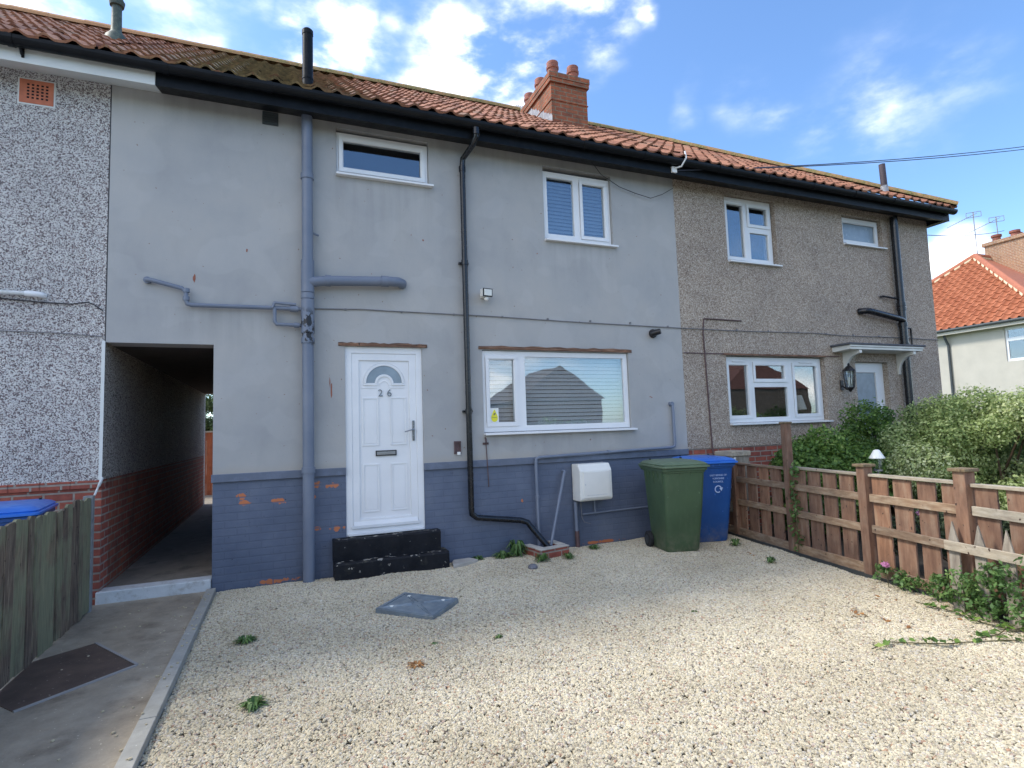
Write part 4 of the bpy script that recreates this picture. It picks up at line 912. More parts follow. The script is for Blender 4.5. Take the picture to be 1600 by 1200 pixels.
m = MB(); q = [(1.69, -.30), (2.02, -.16), (1.96, -.03), (1.76, -.04), (1.72, -.14)]; m.prism(q, 'z', -.01, .035); tag(m.build('concrete_fragment', 'slab', bevel=.006), 'broken pale concrete fragment on the gravel beside the black step', 'concrete')
m = MB(); m.lathe((2.45, -.72, .0), [(.05, -.01), (.055, .015), (.04, .038), (.012, .045)], 9); tag(m.build('loose_stone', 'stone', smooth=True), 'dark grey pebble on the gravel left of the brick gully surround', 'stone')
# galvanised cover
mc = thing('manhole_cover', 'square blue-grey metal cover with raised cross lying on the gravel', 'cover', (1.035, -1.47, .0))
c0 = [Vector((.69, -1.43, 0)), Vector((1.0, -1.08, 0)), Vector((1.39, -1.50, 0)), Vector((1.075, -1.865, 0))]; cc = sum(c0, Vector()) / 4
m = MB(); m.prism([(p.x, p.y) for p in c0], 'z', .0, .040); m.build('frame', 'galv', mc, bevel=.003)
m = MB()
ins = [cc + (p - cc) * .86 for p in c0]; ins2 = [cc + (p - cc) * .97 for p in c0]
for i in range(4):
    a, b, c, d = ins2[i], ins2[(i + 1) % 4], ins[(i + 1) % 4], ins[i]; m.prism([(p.x, p.y) for p in (a, b, c, d)], 'z', .040, .045)
for i in range(4):
    for off in (-.018, .018):
        d = (ins[i] - cc).normalized(); s_ = Vector((-d.y, d.x, 0)); a = cc + d * .05 + s_ * off; b = ins[i] + s_ * off * .3; m.tube([(a.x, a.y, .041), (b.x, b.y, .041)], .006, 6)
m.build('raised_pattern', 'galv', mc)
for i in (0, 2, 1):
    p = cc + (c0[i] - cc) * .62; m = MB(); m.lathe((p.x, p.y, .038), [(.018, 0), (.018, .008), (.012, .010)], 10); m.build('bolt', 'lampwhite', mc)
# rusty plate in the path
m = MB(); A_, B_, C_ = Vector((-1.31, -1.22)), Vector((-.925, -1.83)), Vector((-1.41, -2.27)); D_ = A_ + C_ - B_
qs = [A_, B_, C_, Vector((-1.60, -2.04)), Vector((-1.60, -1.43))]
m.prism([tuple(p) for p in qs], 'z', .0, .027); pl = m.build('drain_plate', 'plate'); tag(pl, 'rusty brown square plate set in the concrete path beside the green fence', 'cover')
m = MB()
for a, b in ((A_, B_), (B_, C_)):
    d = (b - a).normalized(); n_ = Vector((-d.y, d.x)) * -.018
    if n_.dot(a - Vector((-1.3, -1.75))) < 0: n_ = -n_
    m.prism([tuple(a), tuple(b), tuple(b + n_), tuple(a + n_)], 'z', .0, .031)
m.build('mortar_border', 'pavement', pl)
# brick gully surround
gs = thing('gully_surround', 'small red brick gully surround under the black downpipe', 'gully', (2.85, -.25, 0))
def orient_box(m, a, b, w, z0, z1):
    a, b = Vector(a), Vector(b); d = (b - a).normalized(); n_ = Vector((-d.y, d.x)) * w; m.prism([tuple(a), tuple(b), tuple(b + n_), tuple(a + n_)], 'z', z0, z1)
m = MB(); orient_box(m, (2.68, -.44), (3.08, -.36), .10, -.02, .10); orient_box(m, (2.62, -.06), (2.68, -.44), .10, -.02, .10); orient_box(m, (3.08, -.36), (3.06, .0), .09, -.02, .10); m.build('bricks', 'brick', gs, bevel=.006)
m = MB(); orient_box(m, (2.675, -.445), (3.085, -.365), .11, .101, .116); orient_box(m, (2.612, -.06), (2.672, -.335), .11, .101, .114); orient_box(m, (3.085, -.26), (3.065, .0), .10, .101, .115); m.build('mortar_top', 'slab', gs, bevel=.006)

# ------------------------------------------------------------------ WHEELIE BINS (front faces -y in local space)
def rrect(cx, cy, hx, hy, r, z, n=5):
    pts = []
    for qx, qy, a0 in ((1, 1, 0), (-1, 1, 90), (-1, -1, 180), (1, -1, 270)):
        for k in range(n + 1):
            th = R(a0 + 90 * k / n); pts.append((cx + qx * (hx - r) + r * math.cos(th), cy + qy * (hy - r) + r * math.sin(th), z))
    return pts
def loft(m, rings):
    n = len(rings[0]); vs = [p for r_ in rings for p in r_]
    fs = [(i * n + j, i * n + (j + 1) % n, (i + 1) * n + (j + 1) % n, (i + 1) * n + j) for i in range(len(rings) - 1) for j in range(n)]
    fs += [tuple(range(n - 1, -1, -1)), tuple((len(rings) - 1) * n + j for j in range(n))]
    m.add(vs, fs)
def wheelie(label, body, lid, loc, rz):
    t = thing('wheelie_bin', label, 'wheelie bin', loc, rz, local=True)
    m = MB(); loft(m, [rrect(0, .02, .195, .215, .05, .02), rrect(0, .02, .205, .225, .05, .04), rrect(0, .0, .235, .285, .05, .55), rrect(0, -.01, .248, .315, .05, .86), rrect(0, -.012, .252, .322, .05, .93), rrect(0, -.012, .262, .333, .05, .935), rrect(0, -.012, .265, .336, .05, .985)])
    b = m.build('body', body, t, smooth=True)
    m = MB()     # rim with ribs below
    loft(m, [rrect(0, -.012, .268, .340, .05, .955), rrect(0, -.012, .280, .352, .05, .958), rrect(0, -.012, .280, .352, .05, .985), rrect(0, -.012, .266, .338, .05, .99)])
    for k in range(5):
        for sx in (-1, 1):
            y_ = -.26 + k * .12; h = .16 if k % 2 == 0 else .11; m.prism([(sx * .244, .955 - h), (sx * .252, .955 - h), (sx * .268, .955), (sx * .245, .955)], 'y', y_ - .004, y_ + .004)
    for k in range(4): x_ = -.2 + k * .133; m.prism([(-.315, .955 - .08), (-.325, .955 - .08), (-.345, .955), (-.318, .955)], 'x', x_ - .004, x_ + .004)
    m.build('rim', body, b, bevel=.002)
    m = MB(); loft(m, [rrect(0, -.02, .290, .372, .05, .992), rrect(0, -.02, .298, .380, .05, .995), rrect(0, -.02, .298, .380, .05, 1.012), rrect(0, -.018, .278, .360, .06, 1.020), rrect(0, -.018, .285, .365, .06, 1.028), rrect(0, -.01, .262, .335, .07, 1.048), rrect(0, .0, .21, .27, .08, 1.066), rrect(0, .0, .14, .18, .08, 1.070)])
    l = m.build('lid', lid, t, smooth=True)
    for x_ in (-.2, .2):
        m = MB(); m.obox((x_, .18, 1.066), (1, 0, 0), (0, 1, 0), (0, 0, 1), .008, .014, .014); m.build('lid_stud', 'rubber', l)
    m = MB(); m.tube([(-.24, .345, .95), (-.24, .42, .985), (.24, .42, .985), (.24, .345, .95)], .016, 10); m.build('handle', body, t, smooth=True)
    for sx in (-1, 1):
        m = MB(); m.lathe((sx * .235, .245, .098), [(.040, -.028), (.085, -.028), (.098, -.018), (.098, .018), (.085, .028), (.040, .028)], 22, axis='x'); w = m.build('wheel', 'rubber', t, smooth=True)
        m = MB(); m.lathe((sx * .262, .245, .098), [(.055, -.004), (.05, .004), (.02, .008)], 16, axis='x'); m.build('hub', 'vent_dark', w, smooth=True)
    m = MB(); m.tube([(-.23, .245, .098), (.23, .245, .098)], .012, 8); m.build('axle', 'steel', t)
    return t, b
GB, gb = wheelie('dark green wheelie bin with faded lid standing in front of the blue bin', 'binG', 'binGlid', (4.31, -.755, -.004), R(-13))
BB, bb = wheelie('blue recycling wheelie bin with white printing between the green bin and the brown fence', 'binB', 'binBlid', (4.97, -.50, -.004), R(-13))
BL_, bl = wheelie('blue wheelie bin behind the green fence, only its lid showing', 'binB', 'binBlid', (-2.06, -.72, -.02), R(8))
def front_y(z): return -(.315 - .01 + .01 * 0) - .0 if False else -( .285 + (z - .55) / .31 * .040)
TX = .045
for s_, z, sz, sp_ in (('EAST RIDING OF', .845, .030, 1.0), ('YORKSHIRE', .805, .030, 1.0), ('COUNCIL', .765, .030, 1.0)):
    text_obj(s_, sz, 'binprint', BB, (TX, front_y(z) - .004, z), 'bin_lettering', .0012, rot=(R(90 - 7), 0, 0))
m = MB(); n = 26
cz, r0, r1 = .675, .034, .046
for k in range(n):
    a0 = R(20 + 285 * k / n + 40 - 40); a1 = R(20 + 285 * (k + 1) / n)
    vs = [(TX + r_ * math.cos(a), front_y(cz + r_ * math.sin(a)) - yy, cz + r_ * math.sin(a)) for yy in (.006, .002) for r_, a in ((r0, a0), (r1, a0), (r1, a1), (r0, a1))]
    m.add(vs, [(0, 1, 2, 3), (7, 6, 5, 4), (0, 4, 5, 1), (1, 5, 6, 2), (2, 6, 7, 3), (3, 7, 4, 0)])
yy = front_y(cz) - .0065
m.add([(TX + .016, yy, cz + .012), (TX + .062, yy, cz + .018), (TX + .040, yy, cz - .026)], [(0, 1, 2)])
m.build('recycling_mark', 'binprint', BB, weld=False)

# ------------------------------------------------------------------ RIGHT FENCE
fa = Vector((5.30, -1.58)); fn = Vector((-.187, -.982)).normalized(); fm = Vector((-fn.y * -1, 0)); fm = Vector((fn.y, -fn.x))      # fm points to the drive (-x)
if fm.x > 0: fm = -fm
def FPt(s, d, z): p = fa + fn * s + fm * d; return Vector((p.x, p.y, z))
AX, AY = Vector((fn.x, fn.y, 0)), Vector((fm.x, fm.y, 0)); UP = Vector((0, 0, 1))
FN = thing('garden_fence', 'brown wooden fence of spaced boards, rails and square posts right of the gravel', 'fence', (5.2, -2.2, 0))
rg = random.Random(31)
for s, h, w in ((0, 1.455, .040), (1.06, 1.03, .048), (2.02, 1.05, .050), (4.3, 1.05, .05), (-1.05, .95, .04)):
    m = MB(); c = FPt(s, .02, h / 2 - .05); m.obox(c, AX, AY, UP, w, w, h / 2 + .05, rg.random()); p = m.build('post', 'woodV', FN, bevel=.006)
    m = MB()
    if s in (1.06, 2.02, 4.3): m.obox(FPt(s, .02, h + .012), AX, AY, UP, w + .022, w + .022, .013)
    else: m.obox(FPt(s, .02, h + .008), AX, AY, UP, w + .010, w + .010, .010)
    m.build('post_cap', 'woodCap', p, bevel=.006)
m = MB(); m.obox(FPt(-.085, -.045, .70), AX, AY, UP, .028, .03, .74, .2); m.build('post', 'woodV', FN, bevel=.005)
bays = [(-1.5, -.04), (.04, 1.01), (1.11, 1.97), (2.07, 4.25)]
for i, (a, b) in enumerate(bays):
    L = (b - a) / 2; mid = (a + b) / 2; pale = i >= 3
    for z, hz, dd, nm in ((.955 if i else .945, .013, .020, 'woodGreyH' if i else 'woodH'), (.745, .036, .026, 'woodGreyH' if pale else 'woodH'), (.455, .036, .026, 'woodH'), (.07, .05, .022, 'woodH')):
        if pale and z == .455: continue
        m = MB(); sl_ = rg.uniform(-.008, .008); ax = (AX + UP * sl_).normalized()
        m.obox(FPt(mid, dd if hz > .02 else .0, z), ax, AY, UP, L - .002, .013 if hz > .02 else .034, hz, rg.random()); m.build('rail', nm, FN, bevel=.004)
    m = MB(); s = a + .10
    while s < b - .06:
        tl = rg.uniform(-.012, .012); h = .935; up = (UP + AX * tl).normalized(); w = .088 + rg.uniform(-.006, .004)
        m.obox(FPt(s, -.002 + rg.uniform(-.003, .003), h / 2), AX, AY, up, w, .009, h / 2, rg.random()); s += .228 + rg.uniform(-.010, .012)
    m.build('boards', 'woodV', FN, bevel=.003)
m = MB(); m.obox(FPt(.75, .06, .0), AX, AY, UP, 2.3, .008, .035); struct(m.build('gravel_edging_kerb', 'kerbdark'))
# pale picket panel leaning on it
PK = thing('picket_panel', 'pale pointed picket panel leaning against the brown fence at the right edge', 'fence panel', (4.9, -3.6, 0))
for k in range(7):
    s = 1.97 + k * .20; w = .042; z1 = .665; lean = .12; tl = .10
    m = MB(); pts = [(-w, -.02), (w, -.02), (w, z1 - .16), (0.0, z1), (-w, z1 - .16)]
    fr = [FPt(s - tl * (z - .66) * 0 + u + (.66 - z) * .09, .19 - lean * z * .9, z) for u, z in pts]; bk = [p - AY * .016 for p in fr]; n = 5
    m.add(fr + bk, [tuple(range(n)), tuple(range(2 * n - 1, n - 1, -1))] + [(i, i + n, (i + 1) % n + n, (i + 1) % n) for i in range(n)], .4 + .1 * (k % 3)); m.build('picket', 'woodGrey', PK, bevel=.003)
m = MB(); m.obox(FPt(2.62, .165, .485), AX, AY, UP, .68, .010, .037, .6); m.build('rail', 'woodGreyH', PK, bevel=.004)
# small timber gate-end box behind the bins
bx = thing('post_box_frame', 'weathered pale timber trough end beside the blue bin and the brick wall', 'planter', (5.62, -.35, 0))
m = MB(); m.box(5.46, 5.80, -.52, -.20, 1.03, 1.10); m.build('top', 'woodGreyH', bx, bevel=.012)
m = MB(); m.box(5.48, 5.78, -.50, -.22, .3, 1.03); m.build('body', 'woodGrey', bx, bevel=.006)
m = MB(); m.box(5.45, 5.47, -.50, -.48, .62, 1.02); m.box(5.50, 5.52, -.53, -.51, .62, 1.02); m.build('strap', 'upvc_right', bx)

# ------------------------------------------------------------------ LEFT FENCE
LF = thing('boundary_fence', 'old algae-green close-board fence along the left of the concrete path', 'fence', (-1.62, -2, 0))
m = MB(); m.box(-1.665, -1.59, -.275, -.215, 0, 1.03); m.build('post', 'postgrey', LF, bevel=.006)
m = MB(); y = -.28; rg = random.Random(12)
while y > -6.8:
    w = rg.uniform(.085, .125); h = 1.0 + rg.uniform(-.02, .03); an = rg.uniform(-.10, .10); tl = rg.uniform(-.01, .01)
    x = -1.605 + rg.uniform(-.006, .006); a = Vector((an, 1, 0)).normalized(); b = Vector((1, -an, 0)).normalized(); up = Vector((rg.uniform(-.01, .01), tl, 1)).normalized()
    z0 = .03 + rg.uniform(0, .02); c = Vector((x, y - w / 2, (z0 + h) / 2)); v = []; hw, ht = w / 2 + .006, .009
    zt = (h - z0) / 2; top = rg.uniform(-.012, .012)
    vs = []
    for sx in (-1, 1):
        for u, zz in ((-1, -zt), (1, -zt), (1, zt - .014 + top), (.55, zt), (-.45, zt + top), (-1, zt - .012)):
            vs.append(c + b * ht * sx + a * hw * u + up * zz)
    m.add(vs, [tuple(range(5, -1, -1)), tuple(range(6, 12))] + [(i, (i + 1) % 6, (i + 1) % 6 + 6, i + 6) for i in range(6)], rg.random())
    y -= w
m.build('boards', 'woodGreen', LF)
m = MB(); m.box(-1.66, -1.62, -6.8, -.28, .78, .86); m.box(-1.66, -1.62, -6.8, -.28, .2, .28); m.build('rail', 'woodGreen', LF)

# ------------------------------------------------------------------ PLANTS
def leaf_mesh(name, mat, clumps, n, size, seed, parent=None, shell=.55, flat=0.0, asp=.5, zmin=-9):
    rs = np.random.RandomState(seed); vol = np.array([c[3] * c[4] * c[5] for c in clumps]) ** .67; vol /= vol.sum()
    idx = rs.choice(len(clumps), n, p=vol); C = np.array([c[:3] for c in clumps])[idx]; S = np.array([c[3:6] for c in clumps])[idx]
    d = rs.normal(size=(n, 3)); d /= np.linalg.norm(d, axis=1)[:, None]; rad = shell + (1.06 - shell) * rs.rand(n, 1) ** .7
    # lumpy outline
    lump = 1 + .10 * np.sin(d[:, :1] * 9 + idx[:, None]) * np.cos(d[:, 1:2] * 8 + 2 * idx[:, None]) + .08 * rs.normal(size=(n, 1))
    P = C + d * rad * S * lump; keep = P[:, 2] > zmin; P = P[keep]; d = d[keep]; idx = idx[keep]; n = len(P)
    nr = d * .8 + rs.normal(size=(n, 3)) * .65; nr[:, 2] += .35; nr /= np.linalg.norm(nr, axis=1)[:, None]
    if flat: nr = nr * (1 - flat) + np.array([0, 0, 1]) * flat; nr /= np.linalg.norm(nr, axis=1)[:, None]
    t = np.cross(nr, rs.normal(size=(n, 3))); t /= np.linalg.norm(t, axis=1)[:, None]; b = np.cross(nr, t)
    sz = size * (0.6 + .8 * rs.rand(n, 1)); V = np.empty((n, 4, 3))
    V[:, 0] = P - t * sz; V[:, 1] = P + b * sz * asp + nr * sz * .12; V[:, 2] = P + t * sz; V[:, 3] = P - b * sz * asp + nr * sz * .12
    me = bpy.data.meshes.new(name); me.vertices.add(n * 4); me.vertices.foreach_set('co', V.ravel()); me.loops.add(n * 4); me.loops.foreach_set('vertex_index', np.arange(n * 4, dtype=np.int32))
    me.polygons.add(n); me.polygons.foreach_set('loop_start', np.arange(0, n * 4, 4, dtype=np.int32)); me.polygons.foreach_set('loop_total', np.full(n, 4, dtype=np.int32)); me.update()
    cl = rs.rand(len(clumps))[idx]; at = me.attributes.new('rnd', 'FLOAT', 'FACE'); at.data.foreach_set('value', np.clip(rs.rand(n) * .62 + cl * .38, 0, 1).astype(np.float32))
    me.materials.append(M[mat]); o = bpy.data.objects.new(name, me); sc.collection.objects.link(o); attach(o, parent); return o
def clumps(c, r, n, cr, seed, zlo=None):
    rg = random.Random(seed); out = []
    for _ in range(n):
        while True:
            d = Vector((rg.uniform(-1, 1), rg.uniform(-1, 1), rg.uniform(-1, 1)))
            if d.length < 1: break
        p = [c[i] + d[i] * r[i] for i in range(3)]; k = cr * rg.uniform(.6, 1.35); out.append((p[0], p[1], p[2], k, k, k * .85))
    return out
def branches(name, parent, base, tips, r=.02, mat='stem', seed=0):
    rg = random.Random(seed); m = MB()
    for tp in tips:
        b = Vector(base) + Vector((rg.uniform(-.1, .1), rg.uniform(-.1, .1), 0)); tp = Vector(tp); mid = b.lerp(tp, .5) + Vector((rg.uniform(-.1, .1), rg.uniform(-.1, .1), rg.uniform(0, .1)))
        m.tube([b, mid, tp], [r, r * .7, r * .3], 6)
    return m.build(name, mat, parent)
SH = thing('shrub', 'large rounded pale variegated shrub behind the brown fence', 'shrub', (7.9, -2.2, 0))
cl = clumps((7.95, -2.2, .92), (1.15, .95, .74), 64, .26, 4)
leaf_mesh('foliage', 'leafVar', cl, 110000, .0185, 4, SH, shell=.5, asp=.62)
branches('branches', SH, (7.9, -2.2, -.05), [c[:3] for c in cl[:24]], .022)
SG = thing('shrub', 'dark green bushy shrub beside the tan house window, left of the variegated shrub', 'shrub', (6.5, -1.1, 0))
cl = clumps((6.55, -1.0, .75), (.62, .50, .62), 24, .26, 9) + clumps((5.95, -1.05, .45), (.3, .3, .35), 8, .2, 10)
leaf_mesh('foliage', 'leafGreen', cl, 34000, .024, 9, SG, shell=.5, asp=.65)
branches('branches', SG, (6.5, -1.1, -.05), [c[:3] for c in cl[:20]], .02)
SK = thing('shrub', 'loose light green shrub in front of the canopy door', 'shrub', (8.2, -.9, 0))
cl = clumps((8.1, -.75, 1.05), (.85, .4, .48), 20, .24, 19); leaf_mesh('foliage', 'leafGreen', cl, 15000, .026, 20, SK, shell=.4); branches('branches', SK, (8.2, -.9, -.05), [c[:3] for c in cl[:14]], .02)
# roses at the back right
for i, (x, y_, h, lab) in enumerate(((11.5, -1.6, 1.9, 'tall leggy rose bush with pale blooms in front of the far cream house'), (12.6, -2.9, 2.0, 'rose bush with red blooms at the right edge of the photo'))):
    RS = thing('rose_bush', lab, 'rose bush', (x, y_, 0), group='rose bushes')
    cl = clumps((x, y_, h * .62), (.75, .6, .55), 16, .18, 50 + i); leaf_mesh('foliage', 'leafRose', cl, 5200, .03, 50 + i, RS, shell=.3); branches('branches', RS, (x, y_, -.05), [c[:3] for c in cl], .012)
    rg = random.Random(60 + i); fc = [(x + rg.uniform(-.7, .7), y_ + rg.uniform(-.6, .1), h * .75 + rg.uniform(-.2, .35), .05, .05, .045) for _ in range(9)]
    leaf_mesh('blooms', 'petalRed' if i else 'petalPink', fc, 500, .03, 70 + i, RS, shell=.3, asp=.8)
HG = thing('hedge', 'dark hedge behind the roses in front of the cream house', 'hedge', (16, -1, 0))
cl = clumps((17, 1.0, .9), (3.6, 1.2, .6), 30, .6, 77); leaf_mesh('foliage', 'leafGreen', cl, 15000, .07, 77, HG); branches('branches', HG, (17, 1, -.05), [c[:3] for c in cl[:8]], .03)
# undergrowth along the foot of the fence
def weed(name, x, y, r, h, n, seed, label, mat='leafWeed', group='weeds in the gravel'):
    rg = random.Random(seed); m = MB()
    for k in range(n):
        th = rg.uniform(0, 6.283); l = r * rg.uniform(.5, 1.15); w = rg.uniform(.004, .009) * (1 + r * 4); zz = h * rg.uniform(.3, 1); c, s = math.cos(th), math.sin(th)
        p0 = Vector((x + c * .004, y + s * .004, 0)); p1 = Vector((x + c * l * .55, y + s * l * .55, zz)); p2 = Vector((x + c * l, y + s * l, zz * rg.uniform(.2, .8))); sd_ = Vector((-s, c, 0)) * w
        m.add([p0 - sd_ * .3, p0 + sd_ * .3, p1 + sd_, p1 - sd_, p2 + sd_ * .1, p2 - sd_ * .1], [(0, 1, 2, 3), (3, 2, 4, 5)], rg.random())
    return tag(m.build(name, mat, weld=False), label, 'weed', group)
for i, (x, y_, r, h, n, lab) in enumerate(((-.28, -1.64, .085, .04, 60, 'small green weed tuft in the gravel level with the metal cover at left'), (-.17, -2.77, .085, .05, 60, 'green weed tuft in the gravel nearest the camera'),
        (.97, -2.34, .03, .02, 20, 'tiny pale weed left of its twin below the metal cover'), (1.42, -2.42, .035, .02, 24, 'tiny pale weed right of its twin below the metal cover'), (4.72, -1.77, .07, .07, 40, 'small upright weed in the gravel before the tall fence post'),
        (2.97, -2.66, .03, .03, 20, 'tiny weed in the middle of the gravel drive'), (2.66, -.50, .11, .09, 70, 'low weed in front of the brick gully surround'), (2.98, -.52, .09, .07, 60, 'low weed at the right corner of the brick gully surround'),
        (2.50, -.16, .14, .20, 110, 'taller weed against the painted wall left of the gully'), (2.33, -.12, .14, .08, 90, 'grassy tuft at the wall foot under the black downpipe'), (2.05, -.05, .09, .05, 50, 'small grass tuft at the wall foot beside the concrete fragment'), (5.0, -.98, .09, .10, 50, 'weed at the foot of the fence beside the blue bin'), (3.5, -.20, .10, .04, 50, 'thin flat weed under the meter cabinet'))):
    weed('weed', x, y_, r, h, n, 100 + i, lab)
weed('dry_weed', .78, -2.62, .07, .015, 26, 140, 'dead brown weed scrap on the gravel below the metal cover', 'leafDry', None)
cl = []
rg = random.Random(88)
for k in range(64):
    s = rg.uniform(1.25, 3.6) ** 1.0 if k > 2 else rg.uniform(1.2, 1.35); w_ = max(0, (s - 1.3)) * .16; d = .08 + rg.uniform(0, 1) * (.05 + w_); p = FPt(s, d, .05 + rg.uniform(0, .10 + max(0, s - 1.7) * .34)); k_ = rg.uniform(.03, .06) + max(0, s - 1.6) * .05; cl.append((p.x, p.y, p.z, k_ * 1.3, k_ * 1.3, k_))
tag(leaf_mesh('undergrowth', 'leafWeed', cl, 7500, .019, 88, None, shell=.2, zmin=0.0), 'tangle of green weeds along the foot of the brown fence at right', 'undergrowth', kind='stuff')
cl = [(lambda p: (p.x, p.y, p.z, .06, .06, .09))(FPt(.10 + rg.uniform(-.04, .05), .05, z)) for z in np.linspace(.1, .95, 12)]
IV = thing('climber', 'thin green climber growing up beside the tall fence post', 'climber', (5.28, -1.7, 0)); leaf_mesh('foliage', 'leafWeed', cl, 130, .030, 90, IV, shell=.2)
m = MB(); m.tube([FPt(.1, .05, -.02), FPt(.13, .06, .4), FPt(.08, .05, .95)], .005, 5); m.build('stem', 'stemgreen', IV)
# bramble runner on the gravel
BR = thing('bramble', 'long bramble runner with sparse leaves lying across the gravel at right', 'bramble', (4.2, -3.5, 0))
def Gp(px, py, z=.02):
    F = 871.285; v = Vector(_f) * F + Vector(_r) * (px - 800) - Vector(_u) * (py - 600); t_ = (z - 1.5) / v.z; return Vector((v.x * t_, v.y * t_ - 6.3243, z))
runs = [[(1600, 1000), (1530, 1002), (1480, 1006), (1430, 1005), (1390, 1003), (1362, 1014)], [(1600, 985), (1560, 980), (1520, 968), (1490, 955), (1460, 948), (1430, 940)], [(1600, 960), (1560, 992), (1525, 998)]]
m = MB(); lv = []
for ru in runs:
    pts = [Gp(*p) for p in ru]; m.tube(pts, .0035, 5)
    for i in range(len(pts) - 1):
        for k in range(3): p = pts[i].lerp(pts[i + 1], k / 3); lv.append((p.x + rg.uniform(-.02, .02), p.y + rg.uniform(-.03, .03), .035, .045, .035, .016))
m.build('stem', 'stemgreen', BR); leaf_mesh('leaves', 'leafGreen', lv, 120, .024, 93, BR, shell=.1, flat=.6, asp=.65)
dl = []
for k in range(16): p = Gp(rg.uniform(1330, 1590), rg.uniform(930, 985)); dl.append((p.x, p.y, .02, .05, .05, .008))
for k in range(5): p = Gp(rg.uniform(1110, 1200), rg.uniform(850, 872)); dl.append((p.x, p.y, .02, .05, .05, .008))
tag(leaf_mesh('fallen_leaves', 'leafDry', dl, 44, .018, 94, None, shell=.1, flat=.7, asp=.6), 'scattered dry orange-brown leaves on the gravel near the fence', 'leaves', kind='stuff')
for i, (s, d, z, lab) in enumerate(((1.36, .16, .20, 'pink clover-like flower low at the fence foot'), (1.62, -.05, .80, 'pink flower showing through the upper gap of the fence'), (1.55, -.05, .66, 'smaller pink flower between fence boards by the middle rail'), (1.95, -.06, .64, 'pink flower beside the third fence post'))):
    p = FPt(s, d, z); FL = thing('pink_flower', lab, 'flower', (p.x, p.y, 0), group='pink flowers by the fence'); leaf_mesh('petals', 'petalPink', [(p.x, p.y, z, .028, .028, .022)], 70, .012, 95 + i, FL, shell=.2, asp=.7)
    m = MB(); m.tube([(p.x + .02, p.y, -.02), (p.x, p.y, z)], .003, 5); m.build('stem', 'stemgreen', FL)
cl = clumps((6.1, -2.9, .35), (.7, .9, .25), 16, .2, 222)
LP = thing('shrub', 'low dark green planting seen through the gaps of the brown fence', 'shrub', (6.1, -2.9, 0)); leaf_mesh('foliage', 'leafRose', cl, 9000, .026, 222, LP, shell=.3); branches('branches', LP, (6.1, -2.9, -.05), [c[:3] for c in cl[:6]], .01)
# solar lamp
SL_ = thing('garden_light', 'white cone-topped garden light poking up in front of the shrubs', 'garden light', (6.2, -1.95, 0))
gx, gy = 6.20, -1.97
m = MB(); m.lathe((gx, gy, 1.025), [(.078, 0), (.080, .006), (.03, .095), (.018, .10)], 20); m.build('cap', 'lampwhite', SL_, smooth=True)
m = MB(); m.lathe((gx, gy, .90), [(.045, 0), (.048, .12)], 16); m.build('lens', 'glass', SL_, weld=False)
m = MB(); m.tube([(gx, gy, -.02), (gx, gy, .9)], .01, 8); m.lathe((gx, gy, .885), [(.05, 0), (.05, .015)], 16); m.build('pole', 'steel', SL_)

# ------------------------------------------------------------------ FAR RIGHT HOUSE
FH = thing('far_house', 'cream house with orange pantile hipped roof beyond the end of the terrace', 'house', (30, 9.3, 0))
fx, fy0, fy1, fz = 26.0, 5.1, 13.5, 4.98
wn_ = [(5.15 + .0, 6.42, 3.46, 4.76)]
m = MB(); m.panel(fy0, fy1, -.1, fz, [(5.25, 6.42, 3.46, 4.78)], fx, fx + .25, plane='yz'); m.box(fx + .25, 38, fy0, fy0 + .25, -.1, fz); m.box(fx + .25, 38, fy1 - .25, fy1, -.1, fz); m.build('wall', 'farrender', FH)
ex, ez, ax_, az_ = 25.62, 5.0, 30.2, 8.85
ey0, ey1, ya = 4.72, 13.88, 9.3
sl2 = math.hypot(ax_ - ex, az_ - ez); vd = Vector((ax_ - ex, 0, az_ - ez)).normalized(); nd = Vector((-vd.z, 0, vd.x))
half = ya - ey0
def lim2(v): k = min(1, max(0, v) / sl2) * half; return k, 2 * half - k
rf = pantiles((ex, ey1, ez), (0, -1, 0), vd, nd, 2 * half, sl2, lim2, 'roof', 'tile_far', FH, tw=.30, rows=17, seed=5, amp=.060, lift=.045)
m = MB(); m.add([(ex + .05, ey0, ez), (ex + .05, ey1, ez), (ax_, ya, az_ - .03)], [(0, 1, 2)]); m.add([(ex, ey0, ez), (38, ey0, ez), (38, ya, az_), (ax_, ya, az_)], [(0, 1, 2, 3)]); m.add([(ex, ey1, ez), (38, ey1, ez), (38, ya, az_), (ax_, ya, az_)], [(0, 1, 2, 3)])
m.build('roof_slope', 'ridge_far', rf, weld=False)
m = MB(); mo = MB()
for p, q in (((ex, ey0, ez + .05), (ax_, ya, az_ + .05)), ((ex, ey1, ez + .05), (ax_, ya, az_ + .05)), ((ax_, ya, az_ + .05), (38, ya, az_ + .05))):
    m.tube([p, q], .13, 8); mo.tube([Vector(p) + Vector((-.05, 0, -.10)), Vector(q) + Vector((-.05, 0, -.10))], .13, 6)
m.build('ridge_tiles', 'ridge_far', rf, smooth=True); mo.build('hip_mortar', 'mortar', rf)
m = MB(); m.tube([(ex - .03, ey0, ez - .02), (ex - .03, ey1, ez - .02)], .06, 8); m.tube([(25.75, 8.45, 4.95), (25.85, 8.42, 4.6), (25.95, 8.40, 4.4), (25.95, 8.40, 0)], .05, 8); m.build('gutter', 'vent_dark', FH)
m = MB(); m.box(ex + .02, ex + .06, ey0, ey1, ez - .20, ez - .04); m.box(ex + .06, fx, ey0, ey1, ez - .06, ez - .04); m.build('fascia', 'farrender', FH)
m = MB(); m.panel(5.25, 6.42, 3.46, 4.78, [(5.33, 6.34, 4.38, 4.68), (5.33, 6.34, 3.56, 4.24)], fx + .05, fx + .11, plane='yz'); w = m.build('window', 'upvc', FH)
